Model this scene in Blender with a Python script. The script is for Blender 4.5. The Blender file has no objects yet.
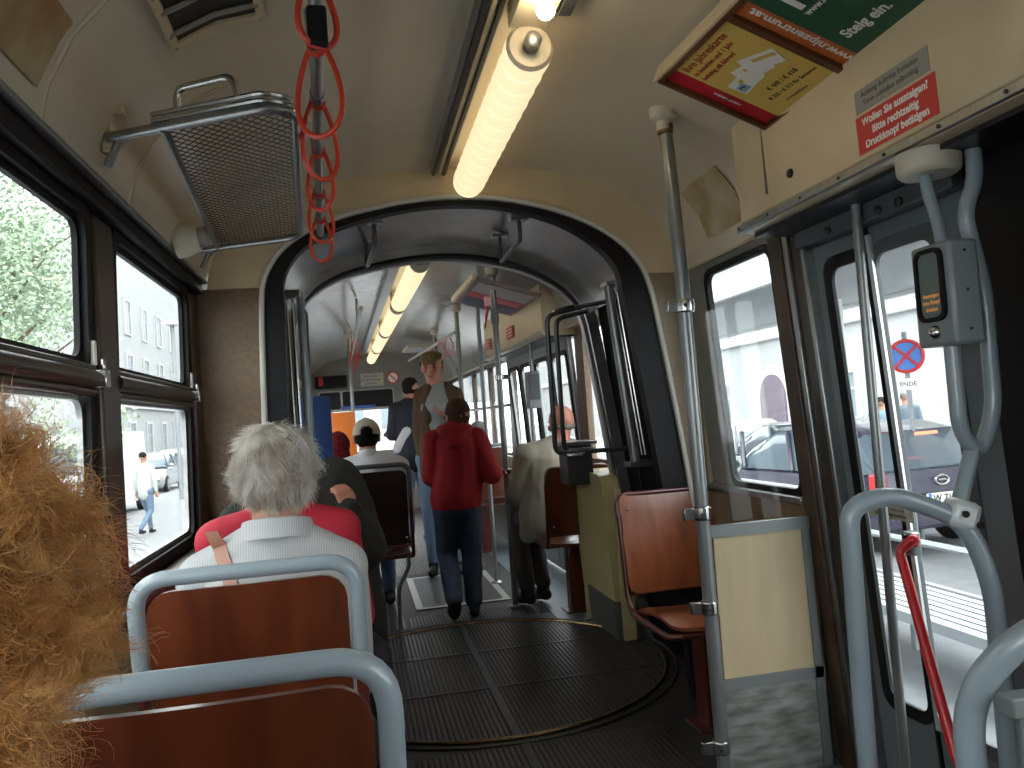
import bpy, bmesh, math, random
from mathutils import Vector, Matrix, Euler, noise
random.seed(7)
SC = bpy.context.scene
COL = SC.collection
V = Vector
PI = math.pi

# ---------------------------------------------------------------- camera, sky, exposure
def make_camera():
    f, roll = 800.0, 0.072
    yaw, p = math.radians(11.1423), math.radians(2.2719)
    d = V((math.sin(yaw)*math.cos(p), math.cos(yaw)*math.cos(p), math.sin(p)))
    r = V((math.cos(yaw), -math.sin(yaw), 0)); u = r.cross(d)
    c, s = math.cos(roll), math.sin(roll)
    ix = r*c - u*s; iy = r*s + u*c; b = -d
    cam = bpy.data.cameras.new('camera'); o = bpy.data.objects.new('camera', cam); COL.objects.link(o)
    m = Matrix(((ix.x, iy.x, b.x, -.42), (ix.y, iy.y, b.y, 0), (ix.z, iy.z, b.z, 1.2), (0, 0, 0, 1)))
    o.matrix_world = m
    cam.sensor_width = 36; cam.lens = f/1024*36; cam.clip_start = .02; cam.clip_end = 500
    SC.camera = o
make_camera()
w = bpy.data.worlds.new('overcast_sky'); SC.world = w; w.use_nodes = True
bg = w.node_tree.nodes['Background']; bg.inputs[0].default_value = (.96, .985, 1.0, 1); bg.inputs[1].default_value = 4.0
sn = bpy.data.lights.new('soft_sun', 'SUN'); sn.energy = 2.5; sn.angle = .35; sn.color = (1, .98, .94)
so_ = bpy.data.objects.new('soft_sun', sn); COL.objects.link(so_); so_.rotation_euler = (math.radians(28), math.radians(-6), 0)
SC.view_settings.view_transform = 'Standard'; SC.view_settings.look = 'None'
SC.view_settings.gamma = 1; SC.view_settings.exposure = 0.95
SC.view_settings.use_curve_mapping = False
SC.cycles.max_bounces = 8; SC.cycles.transparent_max_bounces = 16
SC.cycles.sample_clamp_indirect = 6

# ---------------------------------------------------------------- materials
_M = {}
def mat(name, col, rough=.5, metal=0., scale=0., var=0., bump=0., emit=None, estr=0., stretch=(1, 1, 1), col2=None, coat=0., spec=None, detail=4):
    if name in _M: return _M[name]
    m = bpy.data.materials.new(name); m.use_nodes = True; nt = m.node_tree; b = nt.nodes['Principled BSDF']
    b.inputs['Base Color'].default_value = (*col, 1); b.inputs['Roughness'].default_value = rough; b.inputs['Metallic'].default_value = metal
    if coat: b.inputs['Coat Weight'].default_value = coat; b.inputs['Coat Roughness'].default_value = .12
    if spec is not None: b.inputs['Specular IOR Level'].default_value = spec
    if emit: b.inputs['Emission Color'].default_value = (*emit, 1); b.inputs['Emission Strength'].default_value = estr
    if scale:
        tc = nt.nodes.new('ShaderNodeTexCoord'); mp = nt.nodes.new('ShaderNodeMapping'); nz = nt.nodes.new('ShaderNodeTexNoise')
        mp.inputs['Scale'].default_value = stretch; nz.inputs['Scale'].default_value = scale; nz.inputs['Detail'].default_value = detail
        nt.links.new(tc.outputs['Object'], mp.inputs[0]); nt.links.new(mp.outputs[0], nz.inputs['Vector'])
        if var or col2:
            cr = nt.nodes.new('ShaderNodeValToRGB'); cr.color_ramp.elements[0].position = .36; cr.color_ramp.elements[1].position = .66
            c2 = col2 or tuple(max(0, c*(1-var)) for c in col)
            cr.color_ramp.elements[0].color = (*c2, 1); cr.color_ramp.elements[1].color = (*col, 1)
            nt.links.new(nz.outputs[0], cr.inputs[0]); nt.links.new(cr.outputs[0], b.inputs['Base Color'])
        if bump:
            bp = nt.nodes.new('ShaderNodeBump'); bp.inputs['Strength'].default_value = bump; bp.inputs['Distance'].default_value = .01
            nt.links.new(nz.outputs[0], bp.inputs['Height']); nt.links.new(bp.outputs[0], b.inputs['Normal'])
    _M[name] = m
    return m
def glass(name, tint=(.93, .98, 1), refl=.08):
    if name in _M: return _M[name]
    m = bpy.data.materials.new(name); m.use_nodes = True; nt = m.node_tree; nt.nodes.clear()
    out = nt.nodes.new('ShaderNodeOutputMaterial'); mx = nt.nodes.new('ShaderNodeMixShader')
    t = nt.nodes.new('ShaderNodeBsdfTransparent'); t.inputs[0].default_value = (*tint, 1)
    g = nt.nodes.new('ShaderNodeBsdfGlossy'); g.inputs['Roughness'].default_value = .02
    lw = nt.nodes.new('ShaderNodeLayerWeight'); lw.inputs[0].default_value = .5
    pw = nt.nodes.new('ShaderNodeMath'); pw.operation = 'POWER'; pw.inputs[1].default_value = 5
    mr = nt.nodes.new('ShaderNodeMath'); mr.operation = 'MULTIPLY_ADD'; mr.inputs[1].default_value = .6; mr.inputs[2].default_value = .02
    nt.links.new(lw.outputs['Facing'], pw.inputs[0]); nt.links.new(pw.outputs[0], mr.inputs[0]); nt.links.new(mr.outputs[0], mx.inputs[0])
    nt.links.new(t.outputs[0], mx.inputs[1]); nt.links.new(g.outputs[0], mx.inputs[2]); nt.links.new(mx.outputs[0], out.inputs[0])
    _M[name] = m; return m

CREAM = mat('aged_cream_paint', (.62, .50, .33), .27, scale=3, var=.16, bump=.02, spec=.6)
CEIL = mat('ceiling_paint', (.64, .56, .42), .28, scale=2, var=.12, bump=.03, spec=.6)
STAIN = mat('stained_paint', (.42, .33, .18), .6, scale=9, col2=(.30, .15, .05), bump=.05)
BROWN = mat('brown_laminate', (.165, .108, .058), .5, scale=60, var=.25)
BRONZE = mat('bronze_frame', (.070, .050, .036), .35, .35, scale=8, var=.3)
BLACK = mat('black_rubber', (.007, .007, .008), .55, scale=20, var=.3, spec=.25)
DARKMET = mat('dark_metal', (.05, .05, .05), .35, .7)
CHROME = mat('chrome', (.55, .55, .54), .22, 1.)
STEEL = mat('brushed_steel', (.36, .37, .37), .32, .9, scale=30, var=.2, stretch=(1, 8, 1))
ALU = mat('scratched_aluminium', (.58, .58, .57), .24, .9, scale=5, var=.35, bump=.08)
TUBE = mat('grey_enamel_tube', (.27, .325, .36), .30, 0, scale=6, var=.08, coat=.4)
POLE = mat('grey_pole', (.26, .275, .275), .28, .5, scale=5, var=.1)
GREYP = mat('grey_door_paint', (.15, .175, .185), .38, .1, scale=4, var=.15)
GREYD = mat('dark_grey_paint', (.07, .08, .085), .45)
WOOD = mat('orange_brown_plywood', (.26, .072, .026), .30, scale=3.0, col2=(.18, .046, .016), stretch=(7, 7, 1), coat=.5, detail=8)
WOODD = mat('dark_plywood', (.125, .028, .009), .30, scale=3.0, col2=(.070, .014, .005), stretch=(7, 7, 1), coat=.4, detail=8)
REDBR = mat('red_brown_enamel', (.085, .014, .010), .3, coat=.5)
BEIGEW = mat('beige_woodgrain_laminate', (.50, .40, .25), .45, scale=3, var=.12, stretch=(6, 6, .8), detail=8)
OLIVE = mat('olive_yellow_laminate', (.50, .42, .20), .4, scale=25, var=.12)
FLOORM = mat('ribbed_grey_rubber', (.042, .037, .031), .40, .1, scale=14, var=.35)
FLOORB = mat('floor_groove', (.022, .021, .020), .6)
FLOORT = mat('floor_strip', (.038, .037, .034), .4, scale=10, var=.3)
BRASS = mat('worn_brass', (.30, .20, .09), .35, .9, scale=20, var=.5)
KICK = mat('scuffed_grey_panel', (.30, .32, .31), .5, scale=9, col2=(.12, .12, .10), stretch=(1, 1, 4), detail=8)
REDC = mat('red_plastic_cord', (.62, .05, .02), .35)
REDP = mat('red_enamel', (.62, .015, .02), .3, coat=.4)
REDST = mat('red_sticker', (.60, .03, .03), .4)
WHITE = mat('white_print', (.85, .83, .78), .5)
GREYST = mat('grey_sticker', (.30, .29, .25), .5)
INK = mat('dark_print', (.03, .03, .03), .6)
LAMPC = mat('lamp_cover', (.9, .8, .6), .4, emit=(1.0, .79, .46), estr=.50)
BULB = mat('bulb', (1, .9, .7), .3, emit=(1.0, .80, .50), estr=30)
WPLAST = mat('off_white_plastic', (.55, .50, .40), .4)
FCEIL = mat('glossy_silver_ceiling', (.50, .49, .45), .22, .45, scale=3, var=.15, bump=.05)
GLASS = glass('clear_glass', (.96, .97, .97)); GLASSD = glass('dusty_glass', (.92, .945, .94), .10)

# ---------------------------------------------------------------- object helpers
def props(o, label=None, cat=None, group=None, kind=None):
    if label: o['label'] = label
    if cat: o['category'] = cat
    if group: o['group'] = group
    if kind: o['kind'] = kind
    return o
def wloc(o):
    l = V((0, 0, 0))
    while o is not None: l = l + o.location; o = o.parent
    return l
def link(name, me, m, parent=None, origin=None, smooth=True):
    o = bpy.data.objects.new(name, me); COL.objects.link(o)
    base = V(origin) if origin is not None else (wloc(parent) if parent else V((0, 0, 0)))
    me.transform(Matrix.Translation(-base))
    if parent: o.parent = parent; o.location = base - wloc(parent)
    else: o.location = base
    if m is not None:
        me.materials.clear()
        for q in (m if isinstance(m, (list, tuple)) else [m]): me.materials.append(q)
    if smooth:
        me.polygons.foreach_set('use_smooth', [True]*len(me.polygons))
        try: me.set_sharp_from_angle(angle=math.radians(38))
        except Exception: pass
    me.update()
    return o
def thing(name, loc, label, cat, group=None, kind=None):
    o = bpy.data.objects.new(name, None); COL.objects.link(o); o.location = loc; o.empty_display_size = .05
    return props(o, label, cat, group, kind)
def copy_tree(o, loc=None, label=None, parent=None, rotz=None):
    c = o.copy(); COL.objects.link(c)
    if parent: c.parent = parent
    if loc is not None: c.location = loc
    if label: c['label'] = label
    if rotz is not None: c.rotation_euler = (0, 0, rotz)
    for ch in list(o.children): copy_tree(ch, parent=c)
    return c

class MB:
    def __init__(s): s.v = []; s.f = []
    def add(s, vs, fs):
        n = len(s.v); s.v += [tuple(x) for x in vs]; s.f += [tuple(i+n for i in q) for q in fs]; return s
    def box(s, a, b, rot=None, piv=None):
        x0, y0, z0 = a; x1, y1, z1 = b
        vs = [V((x, y, z)) for x in (x0, x1) for y in (y0, y1) for z in (z0, z1)]
        if rot is not None:
            p = V(piv) if piv is not None else (V(a)+V(b))/2
            R = Euler(rot).to_matrix(); vs = [R @ (q-p)+p for q in vs]
        return s.add(vs, [(0, 1, 3, 2), (4, 6, 7, 5), (0, 4, 5, 1), (2, 3, 7, 6), (0, 2, 6, 4), (1, 5, 7, 3)])
    def tube(s, pts, r, n=12, closed=False, caps=True, flat=None):
        pts = [V(p) for p in pts]; m = len(pts); rings = []
        up = None
        for i in range(m):
            a = pts[i-1] if (i > 0 or closed) else pts[i]; b = pts[(i+1) % m] if (i < m-1 or closed) else pts[i]
            t = (b-a).normalized()
            if up is None:
                up = V((0, 0, 1)) if abs(t.z) < .9 else V((1, 0, 0))
            sx = t.cross(up)
            if sx.length < 1e-6: sx = t.orthogonal()
            sx.normalize(); sy = sx.cross(t).normalized(); up = sy
            rr = r[i] if isinstance(r, (list, tuple)) else r
            rings.append([pts[i]+sx*math.cos(k*2*PI/n)*rr+sy*math.sin(k*2*PI/n)*rr for k in range(n)])
        vs = [q for R in rings for q in R]; fs = []
        for i in range(m if closed else m-1):
            j = (i+1) % m
            for k in range(n):
                l = (k+1) % n; fs.append((i*n+k, i*n+l, j*n+l, j*n+k))
        if caps and not closed:
            fs.append(tuple(range(n))[::-1]); fs.append(tuple((m-1)*n+k for k in range(n)))
        return s.add(vs, fs)
    def lathe(s, c, prof, axis=(0, 0, 1), n=20):
        ax = V(axis).normalized(); a = ax.orthogonal().normalized(); b = ax.cross(a); c = V(c)
        vs = []
        for r, h in prof:
            for k in range(n): vs.append(c+ax*h+(a*math.cos(2*PI*k/n)+b*math.sin(2*PI*k/n))*max(r, 1e-5))
        fs = []
        for i in range(len(prof)-1):
            for k in range(n):
                l = (k+1) % n; fs.append((i*n+k, i*n+l, (i+1)*n+l, (i+1)*n+k))
        fs.append(tuple(range(n))[::-1]); fs.append(tuple((len(prof)-1)*n+k for k in range(n)))
        return s.add(vs, fs)
    def ball(s, c, r, n=12, m=8):
        if not isinstance(r, (tuple, list)): r = (r, r, r)
        c = V(c); vs = []; fs = []
        for i in range(m+1):
            t = PI*i/m
            for k in range(n): vs.append(c+V((r[0]*math.sin(t)*math.cos(2*PI*k/n), r[1]*math.sin(t)*math.sin(2*PI*k/n), r[2]*math.cos(t))))
        for i in range(m):
            for k in range(n):
                l = (k+1) % n; fs.append((i*n+k, (i+1)*n+k, (i+1)*n+l, i*n+l))
        return s.add(vs, fs)
    def loft(s, rings, cap=True):
        n = len(rings[0]); vs = [q for R in rings for q in R]; fs = []
        for i in range(len(rings)-1):
            for k in range(n):
                l = (k+1) % n; fs.append((i*n+k, i*n+l, (i+1)*n+l, (i+1)*n+k))
        if cap: fs.append(tuple(range(n))[::-1]); fs.append(tuple((len(rings)-1)*n+k for k in range(n)))
        return s.add(vs, fs)
    def map(s, fn): s.v = [tuple(fn(*q)) for q in s.v]; return s
    def mesh(s):
        me = bpy.data.meshes.new('m'); me.from_pydata(s.v, [], s.f); me.validate()
        bm = bmesh.new(); bm.from_mesh(me); bmesh.ops.remove_doubles(bm, verts=bm.verts, dist=1e-6); bmesh.ops.recalc_face_normals(bm, faces=bm.faces); bm.to_mesh(me); bm.free()
        return me
    def build(s, name, m, parent=None, origin=None, bevel=0., smooth=True, seg=2):
        o = link(name, s.mesh(), m, parent, origin, smooth)
        if bevel:
            b = o.modifiers.new('bevel', 'BEVEL'); b.width = bevel; b.segments = seg; b.limit_method = 'ANGLE'; b.angle_limit = math.radians(40); b.harden_normals = False
        return o
def fillet(pts, rad, n=6, closed=False):
    pts = [V(p) for p in pts]; out = []; m = len(pts)
    for i, p in enumerate(pts):
        if not closed and i in (0, m-1): out.append(p); continue
        a = pts[i-1]; b = pts[(i+1) % m]
        r = rad[i] if isinstance(rad, (list, tuple)) else rad
        da = (a-p); db = (b-p); r = min(r, da.length*.49, db.length*.49)
        if r < 1e-5: out.append(p); continue
        q0 = p+da.normalized()*r; q1 = p+db.normalized()*r
        for k in range(n+1):
            t = k/n; out.append(q0*(1-t)**2+p*2*t*(1-t)+q1*t*t)
    return out
def rrect(u0, v0, u1, v1, r, n=6):
    return [(q.x, q.y) for q in fillet([(u0, v0, 0), (u1, v0, 0), (u1, v1, 0), (u0, v1, 0)], r, n, True)]
def plate(outline, holes, th, fn):
    """flat plate with holes; fn maps (u,v,w) to the world, w in 0..th"""
    cu = bpy.data.curves.new('c', 'CURVE'); cu.dimensions = '2D'; cu.fill_mode = 'BOTH'; cu.extrude = th/2
    for poly in [outline]+list(holes):
        sp = cu.splines.new('POLY'); sp.points.add(len(poly)-1); sp.use_cyclic_u = True
        for p, q in zip(sp.points, poly): p.co = (q[0], q[1], 0, 1)
    o = bpy.data.objects.new('c', cu); COL.objects.link(o)
    dg = bpy.context.evaluated_depsgraph_get(); me = bpy.data.meshes.new_from_object(o.evaluated_get(dg))
    bpy.data.objects.remove(o); bpy.data.curves.remove(cu)
    for v in me.vertices: v.co = V(fn(v.co.x, v.co.y, v.co.z+th/2))
    bm = bmesh.new(); bm.from_mesh(me); bmesh.ops.remove_doubles(bm, verts=bm.verts, dist=1e-6); bmesh.ops.recalc_face_normals(bm, faces=bm.faces); bm.to_mesh(me); bm.free()
    return me
def text(name, s, size, m, parent, org, right, up, align='LEFT', bold=0., th=.0006, sx=1., spacing=1.):
    cu = bpy.data.curves.new('t', 'FONT'); cu.body = s; cu.size = size; cu.align_x = align; cu.extrude = th/2; cu.offset = bold; cu.resolution_u = 3
    cu.space_line = spacing
    o = bpy.data.objects.new('t', cu); COL.objects.link(o)
    dg = bpy.context.evaluated_depsgraph_get(); me = bpy.data.meshes.new_from_object(o.evaluated_get(dg))
    bpy.data.objects.remove(o); bpy.data.curves.remove(cu)
    R = V(right).normalized(); U = V(up).normalized(); N = R.cross(U).normalized(); U = N.cross(R); O = V(org)
    for v in me.vertices: v.co = O+R*v.co.x*sx+U*v.co.y+N*v.co.z
    return link(name, me, m, parent, smooth=False)
FWD = lambda u, v, w: (u, w, v)

# ================================================================= SETTING: near section
def LX(z): return -.998+.02*(z-.8)        # left wall inner face
def RX(z): return 1.005-.06*(z-.8)
def lw(off=0.):   # left wall mapping u=y v=z w=outward thickness
    return lambda u, v, w: (LX(v)-w-off, u, v)
def rw(off=0.): return lambda u, v, w: (RX(v)+w+off, u, v)
Z0, Z1 = .855, 1.70
# left wall with two windows in view and more behind the camera
LWIN = [(-3.05, -2.12), (-2.05, -1.12), (-1.05, -.12), (-.05, .87), (.96, 1.885), (2.065, 2.935)]
o = link('wall_left', plate([(-3.2, 0), (3.1, 0), (3.1, 1.80), (-3.2, 1.80)], [rrect(a, Z0, b, Z1+.03, .07) for a, b in LWIN], .010, lw()), BRONZE); props(o, kind='structure')
for i, (a, b) in enumerate(LWIN):
    t = thing('window_%d' % (i+1), (-1, (a+b)/2, Z0), None, None, kind='structure')
    link('window_gasket', plate(rrect(a-.012, Z0-.012, b+.012, Z1+.042, .08), [rrect(a+.022, Z0+.02, b-.022, Z1+.0, .055)], .020, lambda u, v, w: (LX(v)+.010-w, u, v)), BLACK, t)
    link('window_pane', plate(rrect(a, Z0, b, Z1+.03, .07), [], .003, lw(.013)), GLASSD, t)
    if i >= 3:
        MB().tube([(LX(1.345)+.012, a-.03, 1.345), (LX(1.345)+.012, b+.02, 1.345)], .020, 14).tube([(LX(1.345)+.006, a-.01, 1.318), (LX(1.345)+.006, b+.01, 1.318)], .011).tube([(LX(1.345)+.006, a-.01, 1.37), (LX(1.345)+.006, b+.01, 1.37)], .009).build('window_rail', BRONZE, t)
        MB().box((LX(1.4)-.004, b-.012, 1.375), (LX(1.4)+.018, b+.006, 1.43)).build('window_latch', WHITE, t, bevel=.003)
        MB().box((LX(1.34)+.0, b-.01, 1.325), (LX(1.34)+.04, b+.022, 1.365)).tube([(LX(1.34)+.03, b+.006, 1.36), (LX(1.34)+.03, b+.006, 1.39)], .006, 8).build('window_rail_bracket', CHROME, t, bevel=.004)
        for (z0_, z1_) in ((Z0+.02, 1.315), (1.375, Z1)):
            link('sash_frame', plate(rrect(a+.018, z0_, b-.018, z1_, .05), [rrect(a+.034, z0_+.016, b-.034, z1_-.016, .04)], .012, lw(.004)), STEEL if z0_ < 1 else BLACK, t)
# pillar covers, head channel and sill of the left wall
mb = MB()
for y0, y1 in ((.895, .935), (1.905, 2.045), (2.96, 3.085)):
    mb.box((-1.0, y0, .8), (-.965, y1, 1.72))
props(mb.build('trim_1', BRONZE, bevel=.008), kind='structure')
props(MB().box((-1.0, -3.2, 1.725), (-.945, 3.09, 1.765)).build('trim_2', BLACK, bevel=.006), kind='structure')
props(MB().box((-1.0, -3.2, 1.765), (-.925, 3.09, 1.778)).build('trim_3', STEEL, bevel=.003), kind='structure')
props(MB().box((-.995, -3.2, .79), (-.93, 3.05, .835)).build('trim_4', BRONZE, bevel=.012), kind='structure')
props(MB().box((-.995, -3.2, .0), (-.965, 3.05, .79)).build('trim_5', BEIGEW), kind='structure')
# heater duct along the left wall foot
props(MB().box((-.965, -3.2, .0), (-.90, 3.05, .16)).build('baseboard_left', GREYD, bevel=.01), kind='structure')

props(MB().box((.93, -3.2, 1.735), (1.08, 3.12, 1.80)).box((-1.08, -3.2, 1.77), (-.93, 3.12, 1.83)).build('trim_27', CREAM), kind='structure')
# ceiling profile
CP = [(-.93, 1.775), (-.915, 1.84), (-.87, 1.93), (-.79, 2.02), (-.66, 2.095), (-.42, 2.155), (-.083, 2.192), (.17, 2.196), (.40, 2.178), (.53, 2.148), (.68, 2.09), (.80, 2.02), (.88, 1.92), (.915, 1.82), (.93, 1.745)]
def ceiling(name, y0, y1, m, shift=lambda y: 0., flip=False, ny=2):
    vs = []; fs = []; n = len(CP)
    sm = []
    for i in range(n-1):
        for k in range(3):
            t = k/3; sm.append((CP[i][0]*(1-t)+CP[i+1][0]*t, CP[i][1]*(1-t)+CP[i+1][1]*t))
    sm.append(CP[-1])
    for _ in range(3): sm = [sm[0]]+[((sm[i-1][0]+2*sm[i][0]+sm[i+1][0])/4, (sm[i-1][1]+2*sm[i][1]+sm[i+1][1])/4) for i in range(1, len(sm)-1)]+[sm[-1]]
    n = len(sm)
    for th in (0, .03):
        for j in range(ny+1):
            y = y0+(y1-y0)*j/ny
            for x, z in sm: vs.append((x*(1+th)+shift(y), y, z+th))
    L = (ny+1)*n
    for j in range(ny):
        for i in range(n-1):
            a = j*n+i; fs.append((a, a+1, a+n+1, a+n)); fs.append((L+a, L+a+n, L+a+n+1, L+a+1))
    for i in range(n-1): fs.append((i, L+i, L+i+1, i+1)); a = ny*n+i; fs.append((a, a+1, L+a+1, L+a))
    for j in range(ny): a = j*n; fs.append((a, a+n, L+a+n, L+a)); a = j*n+n-1; fs.append((a, L+a, L+a+n, a+n))
    return props(MB().add(vs, fs).build(name, m), kind='structure')
ceiling('ceiling', -3.2, 3.09, CEIL)
# seams across the cove
def seam(y, x0=-.93, x1=-.5):
    pts = [(x, y, z-.004) for x, z in CP if x0-.01 <= x <= x1+.01]
    return MB().tube(pts, .006, 6).build('trim_6', CREAM)
for y in (1.05, 1.50, 2.05):
    props(seam(y, x1=-.60), kind='structure')
props(MB().tube([(-.70, 1.35, 2.068), (-.60, 1.55, 2.105)], .005, 6).tube([(-.62, 2.15, 2.10), (-.50, 2.45, 2.134)], .005, 6).build('trim_7', CREAM), kind='structure')

# floor
props(MB().box((-1.0, -3.2, -.06), (1.1, 3.1, -.004)).box((-1.05, 3.1, -.06), (1.15, 4.5, -.004)).box((-1.1, 4.5, -.06), (1.1, 11.6, -.004)).build('floor', FLOORB), kind='structure')
def ribs(name, x0, x1, y0, y1, pitch=.021, m=FLOORM):
    vs = []; fs = []; n = int((x1-x0)/pitch)
    for i in range(n):
        x = x0+i*pitch; k = len(vs)
        for y in (y0, y1): vs += [(x, y, -.004), (x+.003, y, .001), (x+pitch*.58, y, .001), (x+pitch*.58+.003, y, -.004)]
        fs += [(k, k+1, k+5, k+4), (k+1, k+2, k+6, k+5), (k+2, k+3, k+7, k+6)]
    return props(MB().add(vs, fs).build(name, m, smooth=False), kind='structure')
def disc_ribs(cx, cy, R, m):
    vs = []; fs = []; p = .021; n = int(R/p)
    for i in range(-n, n+1):
        x = cx+i*p; h = math.sqrt(max(R*R-(i*p)**2, 0)); k = len(vs)
        if h < .05: continue
        for y in (cy-h, cy+h): vs += [(x, y, -.004), (x+.003, y, .002), (x+p*.58, y, .002), (x+p*.58+.003, y, -.004)]
        fs += [(k, k+1, k+5, k+4), (k+1, k+2, k+6, k+5), (k+2, k+3, k+7, k+6)]
    return props(MB().add(vs, fs).build('floor_turntable', m, smooth=False), kind='structure')
DC = (.1, 3.86); DR = .865
props(ribs('floor_ribs', -.9, .62, -3.1, 2.93), kind='structure')
props(MB().box((.62, -3.1, -.004), (1.0, 2.93, .0)).build('floor_door_strip', FLOORT), kind='structure')
disc_ribs(DC[0], DC[1], DR, FLOORM)
ribs('floor_front_ribs', -.9, -.2, 4.80, 11.3); ribs('floor_front_ribs', -.18, .66, 6.45, 11.3); ribs('floor_front_ribs', -.18, .66, 4.80, 5.05)
mb = MB()
mb.box((DC[0]-.018, DC[1]-DR, .001), (DC[0]+.018, DC[1]+DR, .004))
for dy in (-.28, .28): mb.box((DC[0]-.8, DC[1]+dy-.012, .0012), (DC[0]+.8, DC[1]+dy+.012, .0042))
mb.box((-.33, -3, .0), (-.31, 2.93, .004)).box((.1, -3, .0), (.125, 2.93, .004)).box((-.9, 1.9, .0), (.62, 1.925, .0045))
props(mb.build('floor_strips', FLOORT), kind='structure')
arc = [(DC[0]+DR*math.cos(a), DC[1]+DR*math.sin(a), .003) for a in [i*2*PI/90 for i in range(90)]]
props(MB().tube(arc, .0075, 6, closed=True).build('floor_brass_ring', BRASS), kind='structure')
R2 = DR+.05; arc = [(DC[0]+R2*math.cos(a), DC[1]+R2*math.sin(a), .001) for a in [i*2*PI/90 for i in range(90)]]
props(MB().tube(arc, .006, 6, closed=True).build('floor_outer_ring', FLOORT), kind='structure')
mb = MB()
for i in range(-5, 6):
    pass
# hatch in the front floor
HX0, HX1, HY0, HY1 = -.12, .50, 5.22, 6.30
t = thing('floor_hatch', ((HX0+HX1)/2, (HY0+HY1)/2, 0), 'rectangular floor hatch with a pale metal frame on the gangway behind the child', 'hatch')
link('hatch_frame', plate(rrect(HX0, HY0, HX1, HY1, .02), [rrect(HX0+.045, HY0+.045, HX1-.045, HY1-.045, .01)], .004, lambda u, v, w: (u, v, w)), mat('pale_worn_metal', (.42, .42, .40), .35, .6), t)
MB().box((HX0+.045, HY0+.045, -.003), (HX1-.045, HY1-.045, .001)).build('hatch_cover', FLOORT, t)
MB().box((.16, 5.7, .001), (.22, 5.73, .003)).build('hatch_grip', BLACK, t)
props(MB().box((.66, 4.5, -.004), (1.05, 11.3, .0)).build('floor_front_strip', mat('blue_grey_floor', (.10, .13, .15), .45)), kind='structure')

# right wall: window 7 next to the bulkhead, lower panel, then the doorway
RW0, RW1 = 2.40, 2.90
o = link('wall_right', plate([(2.36, 0), (3.1, 0), (3.1, 1.74), (2.36, 1.74)], [rrect(RW0, .875, RW1, 1.70, .055)], .010, rw()), mat('greige_wall_metal', (.26, .25, .22), .5, scale=5, var=.2)); props(o, kind='structure')
t = thing('window_7', (1.0, 2.65, .87), None, None, kind='structure')
link('window_gasket', plate(rrect(RW0-.012, .863, RW1+.012, 1.712, .06), [rrect(RW0+.014, .889, RW1-.014, 1.686, .045)], .02, lambda u, v, w: (RX(v)-.006+w, u, v)), BLACK, t)
link('window_pane', plate(rrect(RW0, .875, RW1, 1.70, .05), [], .003, rw(.016)), GLASSD, t)
props(MB().box((.965, 2.37, .845), (1.02, 3.09, .868)).build('trim_8', STEEL, bevel=.004), kind='structure')
props(MB().box((.985, 2.37, .0), (1.0, 3.09, .845)).build('trim_9', mat('inner_wood_laminate', (.22, .15, .08), .45, scale=3, var=.2, stretch=(6, 6, .8))), kind='structure')
# door post of several upright metal trims
mb = MB()
mb.map(lambda *q: q)
def slant_box(y0, y1, x_in, x_out, z0, z1, m, name):
    vs = []
    for z in (z0, z1):
        d = RX(z)
        vs += [(d-x_in, y0, z), (d-x_in, y1, z), (d+x_out, y1, z), (d+x_out, y0, z)]
    return props(MB().add(vs, [(0, 1, 2, 3), (4, 7, 6, 5), (0, 4, 5, 1), (1, 5, 6, 2), (2, 6, 7, 3), (3, 7, 4, 0)]).build(name, m, bevel=.004), kind='structure')
slant_box(2.315, 2.385, .02, .05, 0, 1.75, mat('rusty_brown_post', (.10, .065, .04), .5, scale=8, var=.5), 'trim_10')
slant_box(2.285, 2.312, .012, .06, 0, 1.75, STEEL, 'trim_11')
slant_box(2.22, 2.283, .0, .06, 0, 1.75, BRONZE, 'trim_12')
slant_box(2.20, 2.219, .01, .06, 0, 1.75, STEEL, 'trim_13')
slant_box(1.12, 1.553, .0, .06, 0, 1.75, BLACK, 'trim_14')
slant_box(.90, 1.12, .03, .08, 0, 1.75, mat('pale_grey_post', (.22, .24, .25), .4), 'trim_15')
slant_box(-3.2, -2.3, .0, .05, 0, 1.75, BROWN, 'wall_right.001')
link_o = link('wall_right.002', plate([(-2.3, 0), (.9, 0), (.9, 1.74), (-2.3, 1.74)], [rrect(a, Z0, b, 1.70, .06) for a, b in ((-2.15, -1.2), (-1.1, -.15), (-.05, .80))], .05, rw()), BRONZE); props(link_o, kind='structure')
for i, (a, b) in enumerate(((-2.15, -1.2), (-1.1, -.15), (-.05, .80))):
    t = thing('window_%d' % (i+8), (1, (a+b)/2, Z0), None, None, kind='structure')
    link('window_pane', plate(rrect(a, Z0, b, 1.70, .06), [], .004, rw(.02)), GLASSD, t)
# rear wall (behind the camera)
props(MB().box((-1.05, -3.25, -.05), (1.1, -3.2, 2.25)).build('wall_back', CREAM), kind='structure')

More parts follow.
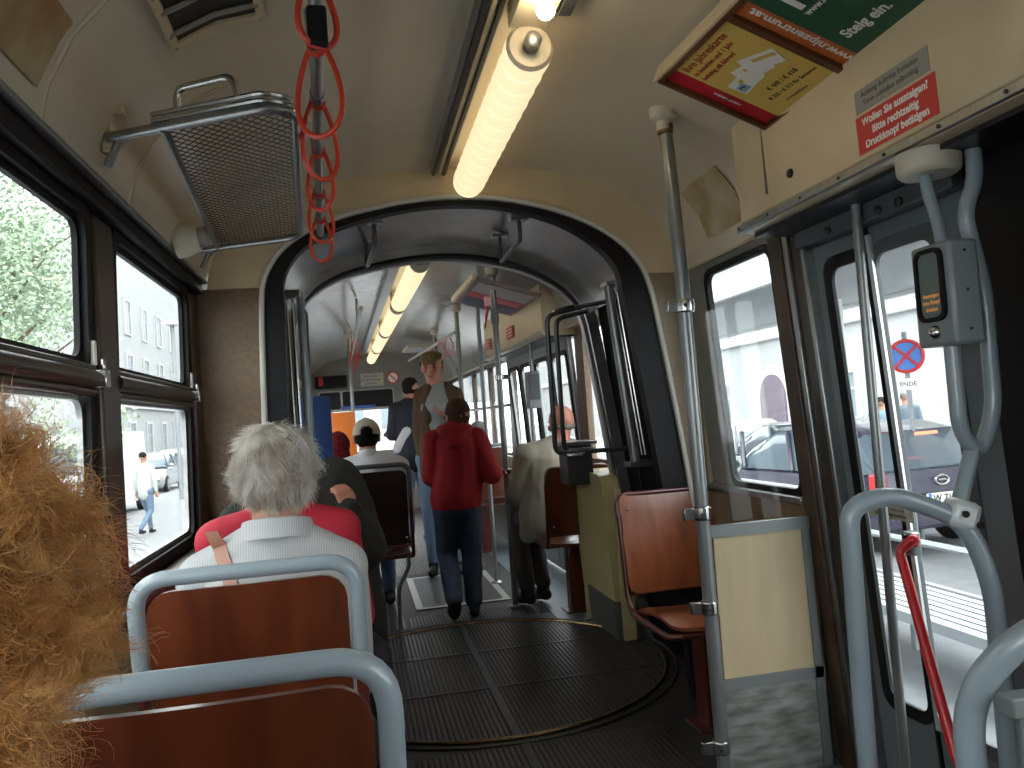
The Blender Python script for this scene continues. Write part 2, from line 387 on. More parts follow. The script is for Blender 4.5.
# header box above the door
def header(y0, y1, sh=lambda y: 0., name='door_header', label='', group=None):
    t = thing(name, (.85+sh(y0), (y0+y1)/2, 1.7), label, 'panel', group)
    prof = [(.765, 2.06), (.775, 1.735), (.768, 1.728), (.768, 1.705), (.80, 1.70), (1.04, 1.70), (1.04, 1.80), (.95, 2.0), (.90, 2.06)]
    rings = [[(x+sh(y), y, z) for x, z in prof] for y in (y0, y1)]
    MB().loft(rings).build('header_panel', CREAM, t, bevel=.006)
    MB().box((.805, y0+.02, 1.688), (1.03, y1-.02, 1.6995)).map(lambda x, y, z: (x+sh(y), y, z)).build('header_underside', DARKMET, t)
    MB().box((.758, y0, 1.705), (.770, y1, 1.728)).map(lambda x, y, z: (x+sh(y), y, z)).build('header_strip', STEEL, t, bevel=.003)
    mb = MB(); y = y0+.08
    while y < y1: mb.lathe((.7575+sh(y), y, 1.716), [(.0035, 0), (.0045, -.0025), (0.002, -.004)], (1, 0, 0), 8); y += .17
    mb.build('header_strip_screws', DARKMET, t)['kind'] = 'stuff'
    return t
hd = header(.45, 2.25, label='long cream metal header casing with stickers above the near right door')
MB().box((.7665, 2.075, 1.78), (.7735, 2.08, 2.03)).build('panel_seam', STEEL, hd)
for y, z in ((1.95, 1.80),): MB().lathe((.772, y, z), [(.013, 0), (.011, -.006), (.004, -.008)], (1, 0, 0), 16).build('square_lock', DARKMET, hd)
hdx = lambda z: .775+(z-1.735)*(-.01/.325)
def on_header(y, z, off=.001): return (hdx(z)-off, y, z)
# stickers
t = thing('red_sticker', on_header(1.52, 1.75), 'red sticker asking riders to press the exit button, on the near door header', 'sticker')
y0, y1 = 1.655, 1.393
vs = [on_header(y0, 1.748, .0), on_header(y1, 1.748, .0), on_header(y1, 1.835, .0), on_header(y0, 1.835, .0)]
def slab(vs, nrm, th):
    n = V(nrm)*th; a = [V(q) for q in vs]; return MB().add(a+[q+n for q in a], [(0, 1, 2, 3), (7, 6, 5, 4), (0, 4, 5, 1), (1, 5, 6, 2), (2, 6, 7, 3), (3, 7, 4, 0)])
slab(vs, (-1, 0, 0), .001).build('sticker_sheet', REDST, t)
for i, s in enumerate(('Wollen Sie aussteigen?', 'Bitte rechtzeitig', 'Druckknopf betätigen')):
    text('lettering', s, .0255, WHITE, t, on_header(1.524, 1.811-i*.0265, .0012), (0, -1, 0), (0, 0, 1), 'CENTER', .0009, sx=.93)
t = thing('grey_sticker', on_header(1.52, 1.84), 'faded grey sticker with two lines of small print above the red door sticker', 'sticker')
vs = [on_header(1.65, 1.842, .0), on_header(1.405, 1.842, .0), on_header(1.405, 1.895, .0), on_header(1.65, 1.895, .0)]
slab(vs, (-1, 0, 0), .001).build('sticker_sheet', GREYST, t)
for i, s in enumerate(('Achtung Auftritte freihalten', 'Türen schließen selbsttätig')):
    text('lettering', s, .0175, INK, t, on_header(1.53, 1.875-i*.020, .0012), (0, -1, 0), (0, 0, 1), 'CENTER', 0, sx=.98)

# bulkhead with the portal
PO = [(-.765, 0), (-.765, .85), (-.745, 1.70), (-.722, 1.80), (-.66, 1.89), (-.56, 1.96), (-.42, 2.015), (-.12, 2.075), (.16, 2.075), (.40, 2.025), (.55, 1.965), (.67, 1.89), (.745, 1.81), (.785, 1.73), (.812, 1.60), (.905, .85), (.97, 0)]
def smooth_open(pts, n=2):
    for _ in range(n):
        q = [pts[0]]
        for i in range(len(pts)-1):
            a, b = pts[i], pts[i+1]; q += [(a[0]*.75+b[0]*.25, a[1]*.75+b[1]*.25), (a[0]*.25+b[0]*.75, a[1]*.25+b[1]*.75)]
        q.append(pts[-1]); pts = q
    return pts
def inset(pts, d, cx=.03, cz=1.0):
    out = []
    for i, (x, z) in enumerate(pts):
        a = V(pts[max(i-1, 0)]); b = V(pts[min(i+1, len(pts)-1)]); t = (b-a).normalized(); n = V((t.y, -t.x))
        dd = d(x, z) if callable(d) else d
        if i in (0, len(pts)-1): n = V((1 if x < 0 else -1, 0))
        out.append((x+n.x*dd, z+n.y*dd if i not in (0, len(pts)-1) else z))
    return out
POs = smooth_open(PO)
def sheet_arch(outer, inner, y0, y1, m, name, kind='structure', sh=lambda y: 0):
    poly = list(outer)+list(inner)[::-1]
    me = plate(poly, [], y1-y0, lambda u, v, w: (u+sh(y0), y0+w, v))
    o = link(name, me, m)
    if kind: props(o, kind=kind)
    return o
CPz = [(x*1.0, z) for x, z in CP]
sheet_arch([(-.99, 0), (-.99, 1.745), (-.93, 1.745)]+[(x, z+.01) for x, z in CP[1:-1]]+[(.95, 1.745), (1.0, 1.745), (1.0, 0)], POs, 3.09, 3.12, CREAM, 'wall_front')
# brown lower cladding of the bulkhead
sheet_arch([(-.985, 0), (-.985, 1.742), (-.745, 1.742)], [(-.768, 0), (-.768, .85), (-.748, 1.70), (-.744, 1.741)], 3.080, 3.0895, BROWN, 'trim_16')
sheet_arch([(.985, 0), (.965, 1.742), (.785, 1.742)], [(.972, 0), (.908, .85), (.815, 1.60), (.786, 1.73)], 3.080, 3.0895, mat('tan_laminate', (.23, .18, .11), .5, scale=40, var=.2), 'trim_17')
# white trim tube, rubber and metal arch
props(MB().tube([(x, 3.085, z) for x, z in POs], .010, 8).build('trim_18', mat('cream_metal_trim', (.55, .54, .49), .35)), kind='structure')
rub = inset(POs, lambda x, z: .030+.085*max(0, min(1, (2.06-z)/.35)) if x > 0 else .030+.055*max(0, min(1, (2.04-z)/.35)))
sheet_arch(inset(POs, .002), rub, 3.10, 3.16, BLACK, 'trim_19')
ins = inset(POs, .018)
sheet_arch(inset(POs, -.005), inset(POs, lambda x, z: .012), 3.092, 3.11, ALU, 'trim_20')
# articulation tunnel: arched aluminium roof, rubber side bellows
JS = lambda y: .035
tun = inset(POs, .0)
def tunnel(pts, y0, y1, m, name, sx=0., bulge=0.):
    vs = []; fs = []; n = len(pts)
    for y in (y0, (y0+y1)/2, y1):
        k = (y-y0)/(y1-y0)
        for x, z in pts: vs.append((x+sx*k, y, z))
    for y in (y0, (y0+y1)/2, y1):
        k = (y-y0)/(y1-y0)
        for x, z in pts: vs.append((x*1.03+sx*k, y, z+.02))
    for j in range(2):
        for i in range(n-1):
            a = j*n+i; fs += [(a, a+1, a+n+1, a+n), (a+3*n, a+4*n, a+4*n+1, a+3*n+1)]
    return props(MB().add(vs, fs).build(name, m), kind='structure')
roof = [q for q in POs if q[1] > 1.70]
tunnel(roof, 3.16, 4.0, ALU, 'ceiling_articulation', sx=.03)
sideL = [q for q in POs if q[1] <= 1.78 and q[0] < 0]; sideR = [q for q in POs if q[1] <= 1.78 and q[0] > 0]
def bellows(xb, name, sgn):
    mb = MB(); vs = []; fs = []; k = 0
    ys = [3.16+i*.035 for i in range(25)]
    for i, y in enumerate(ys):
        x = xb(0)+sgn*(.02 if i % 2 else 0); x2 = xb(1.8)+sgn*(.02 if i % 2 else 0)
        vs += [(x, y, -.02), (x2, y, 1.85)]
    for i in range(len(ys)-1): fs.append((2*i, 2*i+2, 2*i+3, 2*i+1))
    props(MB().add(vs, fs).build(name, BLACK, smooth=False), kind='structure')
bellows(lambda z: -.80, 'wall_articulation_left', -1); bellows(lambda z: 1.02-.10*z, 'wall_articulation_right', 1)
P2 = [(x+.02, z) for x, z in POs]
rub2 = inset(P2, lambda x, z: .045-.02*max(0, min(1, (2.06-z)/.35)))
sheet_arch(inset(P2, -.02), rub2, 4.0, 4.06, BLACK, 'trim_21')
sheet_arch(inset(P2, -.02), inset(P2, .035), 3.975, 3.998, ALU, 'trim_22')
sheet_arch(inset(P2, .01), inset(P2, lambda x, z: .055-.02*max(0, min(1, (2.06-z)/.35))), 4.065, 4.12, mat('silver_trim', (.5, .5, .5), .3, .8), 'trim_23')

# ================================================================= SETTING: front section
FS = lambda y: .04-.024*(y-4.1)
YF = 11.4
def fsm(*q): return (q[0]+FS(q[1]), q[1], q[2])
ceiling('ceiling.001', 4.12, YF, FCEIL, FS, ny=6)
FW = [(4.45+i*1.13, 4.45+i*1.13+.98) for i in range(6)]
o = link('wall_front_left', plate([(4.12, 0), (YF, 0), (YF, 1.80), (4.12, 1.80)], [rrect(a, .86, b, 1.70, .06) for a, b in FW], .04, lambda u, v, w: (-.985-w+FS(u), u, v)), BRONZE); props(o, kind='structure')
for i, (a, b) in enumerate(FW):
    t = thing('window_%d' % (i+11), (-1, (a+b)/2, .86), None, None, kind='structure')
    link('window_pane', plate(rrect(a, .86, b, 1.70, .06), [], .004, lambda u, v, w: (-1.0-w+FS(u), u, v)), GLASS, t)
    MB().tube([(-.985+FS(a), a, 1.36), (-.985+FS(b), b, 1.36)], .016, 8).build('window_rail', BRONZE, t)
FR = [(7.15, 8.0), (8.1, 9.0), (9.1, 10.0), (10.1, 10.9)]
o = link('wall_front_right', plate([(6.95, 0), (YF, 0), (YF, 1.80), (6.95, 1.80)], [rrect(a, .86, b, 1.70, .06) for a, b in FR], .04, lambda u, v, w: (.985+w+FS(u), u, v)), BRONZE); props(o, kind='structure')
for i, (a, b) in enumerate(FR):
    t = thing('window_%d' % (i+17), (1, (a+b)/2, .86), None, None, kind='structure')
    link('window_pane', plate(rrect(a, .86, b, 1.70, .06), [], .004, lambda u, v, w: (1.0+w+FS(u), u, v)), GLASS, t)
    MB().tube([(.98+FS(a), a, 1.30), (.98+FS(b), b, 1.30)], .014, 8).build('window_rail', STEEL, t)
o = link('wall_front_right.001', plate([(4.12, 0), (5.03, 0), (5.03, 1.80), (4.12, 1.80)], [rrect(4.38, .90, 4.86, 1.70, .06)], .04, lambda u, v, w: (.985+w+FS(u), u, v)), BROWN); props(o, kind='structure')
t = thing('window_21', (1, 4.6, .86), None, None, kind='structure')
link('window_pane', plate(rrect(4.38, .9, 4.86, 1.70, .06), [], .004, lambda u, v, w: (1.0+w+FS(u), u, v)), GLASS, t)
props(MB().box((.93, 4.12, 1.74), (1.08, YF, 1.82)).box((-1.08, 4.12, 1.74), (-.93, YF, 1.82)).map(fsm).build('trim_28', CREAM), kind='structure')
props(MB().box((-1.02, 3.12, -.06), (-1.0, 4.14, 2.3)).box((1.045, 3.12, -.06), (1.06, 4.14, 2.3)).box((-1.02, 3.12, 2.22), (1.06, 4.14, 2.3)).build('wall_articulation', BLACK), kind='structure')
# lower panels
props(MB().box((.93, 7.0, .28), (.98, YF, .84)).map(fsm).build('trim_24', BEIGEW), kind='structure')
props(MB().box((-.98, 4.2, .0), (-.95, YF, .84)).map(fsm).build('trim_25', BEIGEW), kind='structure')
# front door of the front section (two leaves)
def folding_leaf(t, y0, y1, x, sh=lambda y: 0, mat_=GREYP, ruby=.03):
    link('door_leaf', plate(rrect(y0, .02, y1, 1.69, .01), [rrect(y0+.055, .33, y1-.02, 1.60, .05)], .03, lambda u, v, w: (x-.06*(v-.8)+w+sh(u), u, v)), mat_, t)
    link('door_seal', plate(rrect(y0+.042, .317, y1-.008, 1.612, .06), [rrect(y0+.075, .35, y1-.03, 1.58, .04)], .016, lambda u, v, w: (x-.06*(v-.8)-.008+w+sh(u), u, v)), BLACK, t)
    link('door_glass', plate(rrect(y0+.055, .33, y1-.02, 1.60, .05), [], .005, lambda u, v, w: (x-.06*(v-.8)+.012+w+sh(u), u, v)), GLASSD, t)
t = thing('door_2', (1, 5.9, 0), None, None, kind='structure')
for y0, y1 in ((5.03, 5.5), (5.5, 5.97), (5.98, 6.45), (6.45, 6.92)): folding_leaf(t, y0, y1, .99, FS, STEEL)
header(5.0, 7.0, FS, 'door_header', 'cream header casing above the far right door of the front section')
# windscreen wall
o = link('wall_front_end', plate([(-1.18, 0), (.95, 0), (.95, 2.3), (-1.18, 2.3)], [rrect(-.80, .85, .62, 1.43, .08)], .05, lambda u, v, w: (u, YF+w, v)), mat('cab_grey', (.20, .20, .18), .5)); props(o, kind='structure')
t = thing('window_22', (0, YF, .85), None, None, kind='structure')
link('window_pane', plate(rrect(-.8, .85, .62, 1.43, .08), [], .005, lambda u, v, w: (u, YF+.02+w, v)), GLASS, t)

# ================================================================= near door
t = thing('door_1', (1.0, 1.85, 0), None, None, kind='structure')
XD = lambda v: 1.03-.06*(v-.8)
for (y0, y1, g0, g1) in ((1.947, 2.20, 1.955, 2.13), (1.555, 1.937, 1.695, 1.925)):
    hole = rrect(g0, .30, g1, 1.57, .045)
    link('door_leaf', plate(rrect(y0, .02, y1, 1.70, .006), [hole], .012, lambda u, v, w: (XD(v)+w, u, v)), GREYP, t)
    link('door_seal', plate(rrect(g0-.03 if g0 < 1.8 else g0-.004, .27, g1+.03 if g0 > 1.8 else g1+.004, 1.60, .06), [rrect(g0+.008, .308, g1-.008, 1.562, .04)], .010, lambda u, v, w: (XD(v)-.006+w, u, v)), BLACK if g0 > 1.8 else GREYD, t)
    link('door_glass', plate(hole, [], .005, lambda u, v, w: (XD(v)+.006+w, u, v)), GLASSD, t)
MB().box((0, 1.937, .0), (.02, 1.948, 1.70)).map(lambda x, y, z: (XD(z)-.008+x, y, z)).build('door_seal', BLACK, t)
MB().box((0, 1.918, .28), (.010, 1.934, 1.62)).map(lambda x, y, z: (XD(z)-.014+x, y, z)).build('leaf_edge', mat('bright_strip', (.6, .62, .64), .3, .6), t)
MB().tube([(.90, 1.866, 1.70), (.90, 1.868, .0)], .0125, 12).build('grab_bar', POLE, t)
MB().box((XD(1.66)-.06, 1.55, 1.64), (XD(1.66)-.01, 2.2, 1.70)).build('door_beam', GREYD, t, bevel=.006)
mb = MB()
for y in (1.72, 1.80, 2.02): mb.lathe((XD(1.65)-.062, y, 1.655), [(.013, 0), (.013, -.006), (.006, -.009)], (1, 0, 0), 14)
mb.build('beam_bolts', DARKMET, t)
MB().box((XD(1.68)-.16, 1.3, 1.705), (XD(1.68)+.02, 2.2, 1.76)).build('door_mechanism', BLACK, t, bevel=.01)
t = thing('door_notice', (XD(.86), 2.0, .86), 'small cream notice with two lines of print on the near door glass', 'sticker')
slab([(XD(.84)-.012, 2.09, .838), (XD(.84)-.012, 1.90, .838), (XD(.88)-.012, 1.90, .882), (XD(.88)-.012, 2.09, .882)], (-1, 0, 0), .001).build('sticker_sheet', mat('cream_label', (.45, .42, .33), .5), t)
for i, s in enumerate(('Notöffnung Hebel ziehen', 'Nur im Notfall benützen')):
    text('lettering', s, .0135, INK, t, (XD(.86)-.0135, 1.995, .863-i*.016), (0, -1, 0), (0, 0, 1), 'CENTER')
# step edge and dark well at the doorway
props(MB().box((.70, 2.30, 0), (1.0, 2.335, .035)).build('trim_26', GREYD, bevel=.004), kind='structure')
props(MB().box((.82, 1.0, -.30), (1.15, 2.2, -.26)).build('floor_step', FLOORT), kind='structure')

# emergency lever (red)
t = thing('emergency_lever', (.90, 1.86, .84), 'red bent emergency lever slanting down beside the near door grab bar', 'lever')
MB().tube(fillet([(.935, 1.80, .808), (.925, 1.785, .825), (.90, 1.815, .790), (.852, 1.62, .37), (.845, 1.58, .325), (.86, 1.53, .315)], .015, 5), .0125, 10).build('lever_arm', REDP, t)
t.children[0]
MB().box((.925, 1.80, .775), (.955, 1.84, .835)).build('lever_bracket', STEEL, t, bevel=.006)
for z in (.785, .825): MB().lathe((.924, 1.82, z), [(.006, 0), (.006, -.006), (.003, -.008)], (1, 0, 0), 10).build('bolt', DARKMET, t)

# partition between seat and door, pole
PX, PY = .615, 2.35
t = thing('partition_panel', ((PX+1)/2, PY, 0), 'beige woodgrain partition with grey trim between lone wooden seat and near door', 'partition')
def tr(x, z): return (x, PY, z)
link('wood_panel', plate([(PX+.03, .33), (.975, .33), (.955, .79), (PX+.03, .79)], [], .012, lambda u, v, w: (u, PY+w, v)), BEIGEW, t)
link('top_trim', plate([(PX+.01, .775), (.975, .775), (.973, .812), (PX+.01, .812)], [], .024, lambda u, v, w: (u, PY-.006+w, v)), mat('grey_alu_trim', (.20, .22, .22), .4, .3), t)
link('middle_trim', plate([(PX+.02, .305), (.985, .305), (.985, .34), (PX+.02, .34)], [], .022, lambda u, v, w: (u, PY-.005+w, v)), mat('grey_alu_trim', (0, 0, 0)), t)
link('side_trim', plate([(.955, .03), (.985, .03), (.97, .80), (.945, .80)], [], .02, lambda u, v, w: (u, PY-.005+w, v)), mat('grey_alu_trim', (0, 0, 0)), t)
link('kick_panel', plate([(PX+.02, .02), (.985, .02), (.985, .31), (PX+.02, .31)], [], .012, lambda u, v, w: (u, PY+w, v)), KICK, t)
link('bottom_trim', plate([(PX+.02, .0), (.985, .0), (.985, .03), (PX+.02, .03)], [], .03, lambda u, v, w: (u, PY-.01+w, v)), GREYP, t)
t = thing('glass_screen', (.80, PY+.015, .83), 'clear glass wind screen standing on top of the beige partition by the near door', 'screen')
link('pane', plate(rrect(PX+.03, .82, .925, 1.685, .02), [], .005, lambda u, v, w: (u, PY+.012+w, v)), GLASS, t)
t = thing('grab_pole', (PX, PY, 0), 'tall grey grab pole nearest the camera, at the aisle end of the beige partition', 'pole')
MB().tube([(PX-.02, PY, 2.13), (PX-.004, PY, 1.6), (PX, PY, .9), (PX+.004, PY, .12), (PX+.004, PY, 0)], .0215, 20).build('pole_tube', POLE, t)
MB().lathe((PX-.021, PY, 2.085), [(.026, -.02), (.026, .01), (.036, .012), (.044, .02), (.046, .05), (.044, .065)], n=24).build('ceiling_flange', WPLAST, t)
MB().lathe((PX-.02, PY, 2.052), [(.0225, 0), (.026, .004), (.026, .03), (.0225, .034)], n=20).build('brass_ring', BRASS, t)
MB().lathe((PX+.004, PY, 0), [(.04, 0), (.04, .006), (.026, .012), (.026, .04)], n=20).build('floor_flange', STEEL, t)
for z in (1.505, .855, .565, .14):
    c = MB().lathe((PX, PY, z), [(.0225, -.022), (.028, -.018), (.029, 0), (.028, .018), (.0225, .022)], n=18)
    c.box((PX-.055, PY-.006, z-.017), (PX-.02, PY+.014, z+.019) if z > 1 else (PX-.02, PY+.014, z+.019)) if False else c.box((PX-.060, PY-.004, z-.018), (PX-.018, PY+.016, z+.018))
    cl = c.build('clamp', CHROME, t, bevel=.002)
    MB().lathe((PX-.012, PY-.026, z), [(.006, 0), (.006, -.004), (.003, -.006)], (0, 1, 0), 8).build('clamp_screw', DARKMET, cl)

# ================================================================= seats
def seat_plate(w, h, r, curve, th, fn, nu=10, nv=10):
    """moulded plywood shell: rounded rectangle grid with curvature"""
    vs = []; fs = []; n = 0
    rr = rrect(-w/2, 0, w/2, h, r, 5)
    rows = 20; cols = 12
    vv_ = [h*(1-math.cos(PI*j/rows))/2 for j in range(rows+1)]
    for s in (0, 1):
        for j in range(rows+1):
            v = vv_[j]
            e = 0
            d = min(v, h-v)
            if d < r: e = r-math.sqrt(max(r*r-(r-d)**2, 0))
            hw = w/2-e
            for i in range(cols+1):
                u = -hw+2*hw*i/cols; vs.append(fn(u, v, curve(u, v)+s*th))
    N = (rows+1)*(cols+1)
    for j in range(rows):
        for i in range(cols):
            a = j*(cols+1)+i; fs += [(a, a+1, a+cols+2, a+cols+1), (N+a, N+a+cols+1, N+a+cols+2, N+a+1)]
    for j in range(rows):
        for i in (0, cols):
            a = j*(cols+1)+i; fs.append((a, N+a, N+a+cols+1, a+cols+1))
    for i in range(cols):
        for j in (0, rows):
            a = j*(cols+1)+i; fs.append((a, a+1, N+a+1, N+a))
    return MB().add(vs, fs)
def make_seat(loc, label, cat='seat', group=None, rail=TUBE, wood=WOODD, rot=0., width=.385, railtop=.955, ped=True):
    t = thing('tram_seat', (0, 0, 0), label, cat, group)
    h = width/2
    lean = .12
    # facing +y; back shell from z .49 to .875
    by = lambda z: -.20-lean*(z-.45)
    bh = .448 if rail else .402
    seat_plate(width-.035 if rail else width-.006, bh, .045, lambda u, v: -.014*(1-(2*u/width)**2)+.010*math.cos(v/bh*PI), .011, lambda u, v, w: (u, by(.485+v)+w, .485+v)).build('backrest', wood, t)
    seat_plate(width-.03, .39, .05, lambda u, v: -.012*math.cos(v/.39*PI*1.6)-.012*(1-(2*u/width)**2), .012, lambda u, v, w: (u, -.175+v, .435+w+.02*v)).build('seat_pan', wood, t)
    mb = MB()
    for s in (-1, 1):
        mb.tube(fillet([(s*h, by(.80)-.002, .80), (s*h, by(.47)-.002, .47), (s*h, -.16, .412), (s*h, .19, .415), (s*h*.8, .205, .415)], .05, 5), .0115, 10)
    mb.tube([(-h, -.16, .414), (h, -.16, .414)], .010, 8).tube([(-h*.8, .205, .415), (h*.8, .205, .415)], .010, 8)
    mb.tube([(-h, by(.485)-.004, .485), (h, by(.485)-.004, .485)], .008, 8)
    mb.build('seat_frame', REDBR, t)
    if rail:
        pts = fillet([(-h, by(.80)-.004, .775), (-h-.002, by(.95)-.004, railtop), (h+.002, by(.95)-.004, railtop), (h, by(.80)-.004, .775)], .062, 8)
        MB().tube(pts, .0145, 18).build('grab_rail', rail, t)
    else:
        MB().tube(fillet([(-h, by(.80)-.012, .78), (-h, by(.885)-.012, .878), (h, by(.885)-.012, .878), (h, by(.80)-.012, .78)], .05, 6), .0105, 10).build('top_frame', REDBR, t)
    for s in (-1, 1):
        for z in (.535, .82):
            MB().lathe((s*(h-.035), by(z)-.006, z), [(.0055, .016), (.0055, -.003), (.003, -.005)], (0, 1, 0), 8).build('screw', CHROME, t)
            MB().lathe((s*(h-.035), by(z)+.010, z), [(.0055, -.005), (.0055, .004), (.003, .006)], (0, 1, 0), 8).build('screw', CHROME, t)
    if ped:
        MB().box((-.045, -.07, 0), (.045, .03, .41)).build('pedestal', REDBR, t, bevel=.01)
        MB().box((-.08, -.10, 0), (.08, .06, .008)).build('base_plate', REDBR, t, bevel=.002)
    t.location = loc; t.rotation_euler = (0, 0, rot)
    return t
SG = 'wooden seats with grey grab rails in the left row'
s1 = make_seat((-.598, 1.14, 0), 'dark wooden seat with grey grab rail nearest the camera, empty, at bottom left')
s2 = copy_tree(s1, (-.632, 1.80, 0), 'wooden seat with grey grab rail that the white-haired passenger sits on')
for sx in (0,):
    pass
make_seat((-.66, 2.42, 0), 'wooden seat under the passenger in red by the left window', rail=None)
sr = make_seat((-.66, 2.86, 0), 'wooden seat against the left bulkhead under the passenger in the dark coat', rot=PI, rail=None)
s0 = copy_tree(s1, (-.76, .46, 0), 'wooden seat under the curly blonde passenger at the left edge')
for o_, g in ((s1, SG), (s2, SG)): o_['group'] = SG
E = None
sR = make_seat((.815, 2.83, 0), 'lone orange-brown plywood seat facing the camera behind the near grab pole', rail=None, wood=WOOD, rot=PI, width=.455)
sR.scale = (1.03, 1, .97)
# black-backed seat under the man with the beige cap (front section)
s = make_seat((-.37, 4.98, 0), 'double-width dark seat with thin grey rail under the man in the beige cap', rail=mat('dark_grey_tube', (.10, .11, .12), .35), wood=mat('near_black_plywood', (.030, .012, .010), .35), width=.46, railtop=.965, ped=False)
for x in (.20, -.18):
    MB().tube(fillet([(-.37+x, 4.82, .42), (-.37+x, 4.80, .36), (-.37+x-.07, 4.78, .24), (-.37+x-.075, 4.78, 0)], .03, 4), .012, 8).build('leg', mat('dark_grey_tube', (0, 0, 0)), s)
# seat of the bald man
sB = make_seat((.82, 4.78, 0), 'dark red-brown seat under the bald man in the beige jacket', rail=None, wood=WOODD, width=.38)
# seats further forward
for (x, y, lab) in ((.70, 7.25, 'far right seat with a grey rail behind the grey-haired passenger'), (-.52, 5.85, 'far left seat with a grey rail under the passenger with dark red hair')):
    c = copy_tree(s1, (x+FS(y), y, 0), lab)

# ================================================================= cabinet at the articulation
t = thing('cabinet', (.95, 4.15, 0), 'olive-yellow cabinet with a rounded top and grey foot plate beside articulation', 'cabinet')
link('cabinet_body', plate(fillet_uv := [(q.x, q.y) for q in fillet([(4.02, .0, 0), (4.62, .0, 0), (4.62, .86, 0), (4.02, .86, 0)], [0, 0, .07, .07], 6, True)], [], .20, lambda u, v, w: (.80+w+.05*(.9-v), u, v)), OLIVE, t)
MB().box((.79, 4.012, .0), (1.0, 4.50, .20)).map(lambda x, y, z: (x+.05*(.9-z) if x < .9 else x, y-.002 if y < 4 else y, z)).build('foot_plate', mat('grey_foot_plate', (.10, .10, .09), .45), t)
MB().box((.86, 3.985, .0), (.93, 4.018, .80)).build('edge_cover', OLIVE, t, bevel=.01)
t = thing('fare_box', (.72, 4.32, .80), 'dark box with a chrome lid between the hoop handrails and olive cabinet', 'box')
MB().box((.685, 4.22, .80), (.83, 4.40, 1.015)).build('box_body', mat('dark_grey_box', (.03, .032, .035), .4), t, bevel=.006)
MB().box((.675, 4.21, 1.015), (.86, 4.41, 1.035)).build('box_lid', STEEL, t, bevel=.004)
MB().box((.70, 4.212, .985), (.79, 4.222, 1.005)).build('box_latch', CHROME, t)
# hoop handrails and upright bars of the articulation, right side
DT = mat('dark_steel_tube', (.10, .105, .11), .28, .6)
t = thing('hoop_handrail', (.55, 3.75, 1.0), 'pair of dark upright hoop handrails on the right side of the articulation', 'handrail')
for (dx, dy) in ((0, 0), (.085, .16)):
    MB().tube(fillet([(.515+dx+.155, 3.78+dy, 1.0), (.515+dx, 3.78+dy, 1.0), (.50+dx, 3.70+dy, 1.665), (.50+dx+.17, 3.70+dy, 1.70)], .045, 6), .0125, 12).build('hoop_tube', DT, t)
MB().box((.53, 3.66, 1.675), (.63, 3.73, 1.69)).map(lambda x, y, z: (x, y, z+.2*(x-.53))).build('hoop_bracket', CHROME, t, bevel=.003)
MB().box((.56, 3.74, .985), (.66, 3.79, 1.0)).build('hoop_bracket', CHROME, t, bevel=.003)
MB().tube([(.66, 3.70, 1.70), (.80, 3.70, 1.72)], .012, 10).tube([(.66, 3.78, 1.0), (.90, 3.80, 1.0)], .012, 10).build('wall_stay', DT, t)
t = thing('articulation_bar', (.80, 3.45, 1.0), 'thick grey upright bar with chrome side rods right of hoop handrails', 'handrail')
MB().tube([(.735, 3.45, 1.755), (.80, 3.45, .955)], .0215, 16).tube([(.772, 3.45, 1.76), (.785, 3.45, 1.73)], .012, 8).build('bar_tube', POLE, t)
MB().tube([(.79, 3.50, 1.755), (.868, 3.50, .98)], .006, 8).tube([(.775, 3.50, 1.755), (.852, 3.50, .98)], .006, 8).build('side_rod', CHROME, t)
MB().box((.765, 3.43, .93), (.875, 3.52, .955)).box((.72, 3.43, 1.755), (.80, 3.52, 1.775)).build('bar_bracket', STEEL, t, bevel=.004)
MB().tube([(.815, 3.46, .94), (.83, 3.46, .72)], .010, 8).build('lower_rod', BLACK, t)
# left side bars
t = thing('articulation_bar', (-.63, 3.6, 1.0), 'grey upright bar with dark rods on the left side of the articulation', 'handrail')
MB().tube(fillet([(-.665, 3.5, 1.79), (-.628, 3.6, 1.80), (-.628, 3.6, .60)], .03, 5), .017, 16).build('bar_tube', TUBE, t)
MB().tube([(-.660, 3.55, 1.77), (-.655, 3.55, .60)], .0075, 8).tube([(-.680, 3.5, 1.76), (-.675, 3.5, .6)], .005, 8).build('side_rod', CHROME, t)
MB().tube(fillet([(-.66, 3.85, 1.76), (-.625, 3.85, 1.76), (-.63, 3.85, .60)], .03, 5), .012, 10).build('rear_bar', DT, t)
MB().box((-.70, 3.47, 1.765), (-.62, 3.52, 1.80)).build('bar_bracket', CHROME, t, bevel=.004)
# small handles on the articulation roof
for (x, lab) in ((-.30, 'left short steel strap handle under the articulation roof'), (.315, 'right short steel strap handle under the articulation roof')):
    t = thing('roof_handle', (x, 3.45, 2.03), lab, 'handle')
    zt = 2.035 if x < 0 else 2.035
    MB().tube(fillet([(x, 3.32, zt+.01), (x+.0, 3.32, 1.95), (x-.03, 3.62, 1.915), (x-.03, 3.62, zt+.01)], .02, 4), .010, 10).build('handle_bar', DT, t)
    MB().box((x-.04, 3.30, zt-.004), (x+.04, 3.34, zt+.01)).box((x-.07, 3.60, zt-.004), (x+.01, 3.64, zt+.01)).build('handle_base', STEEL, t, bevel=.003)

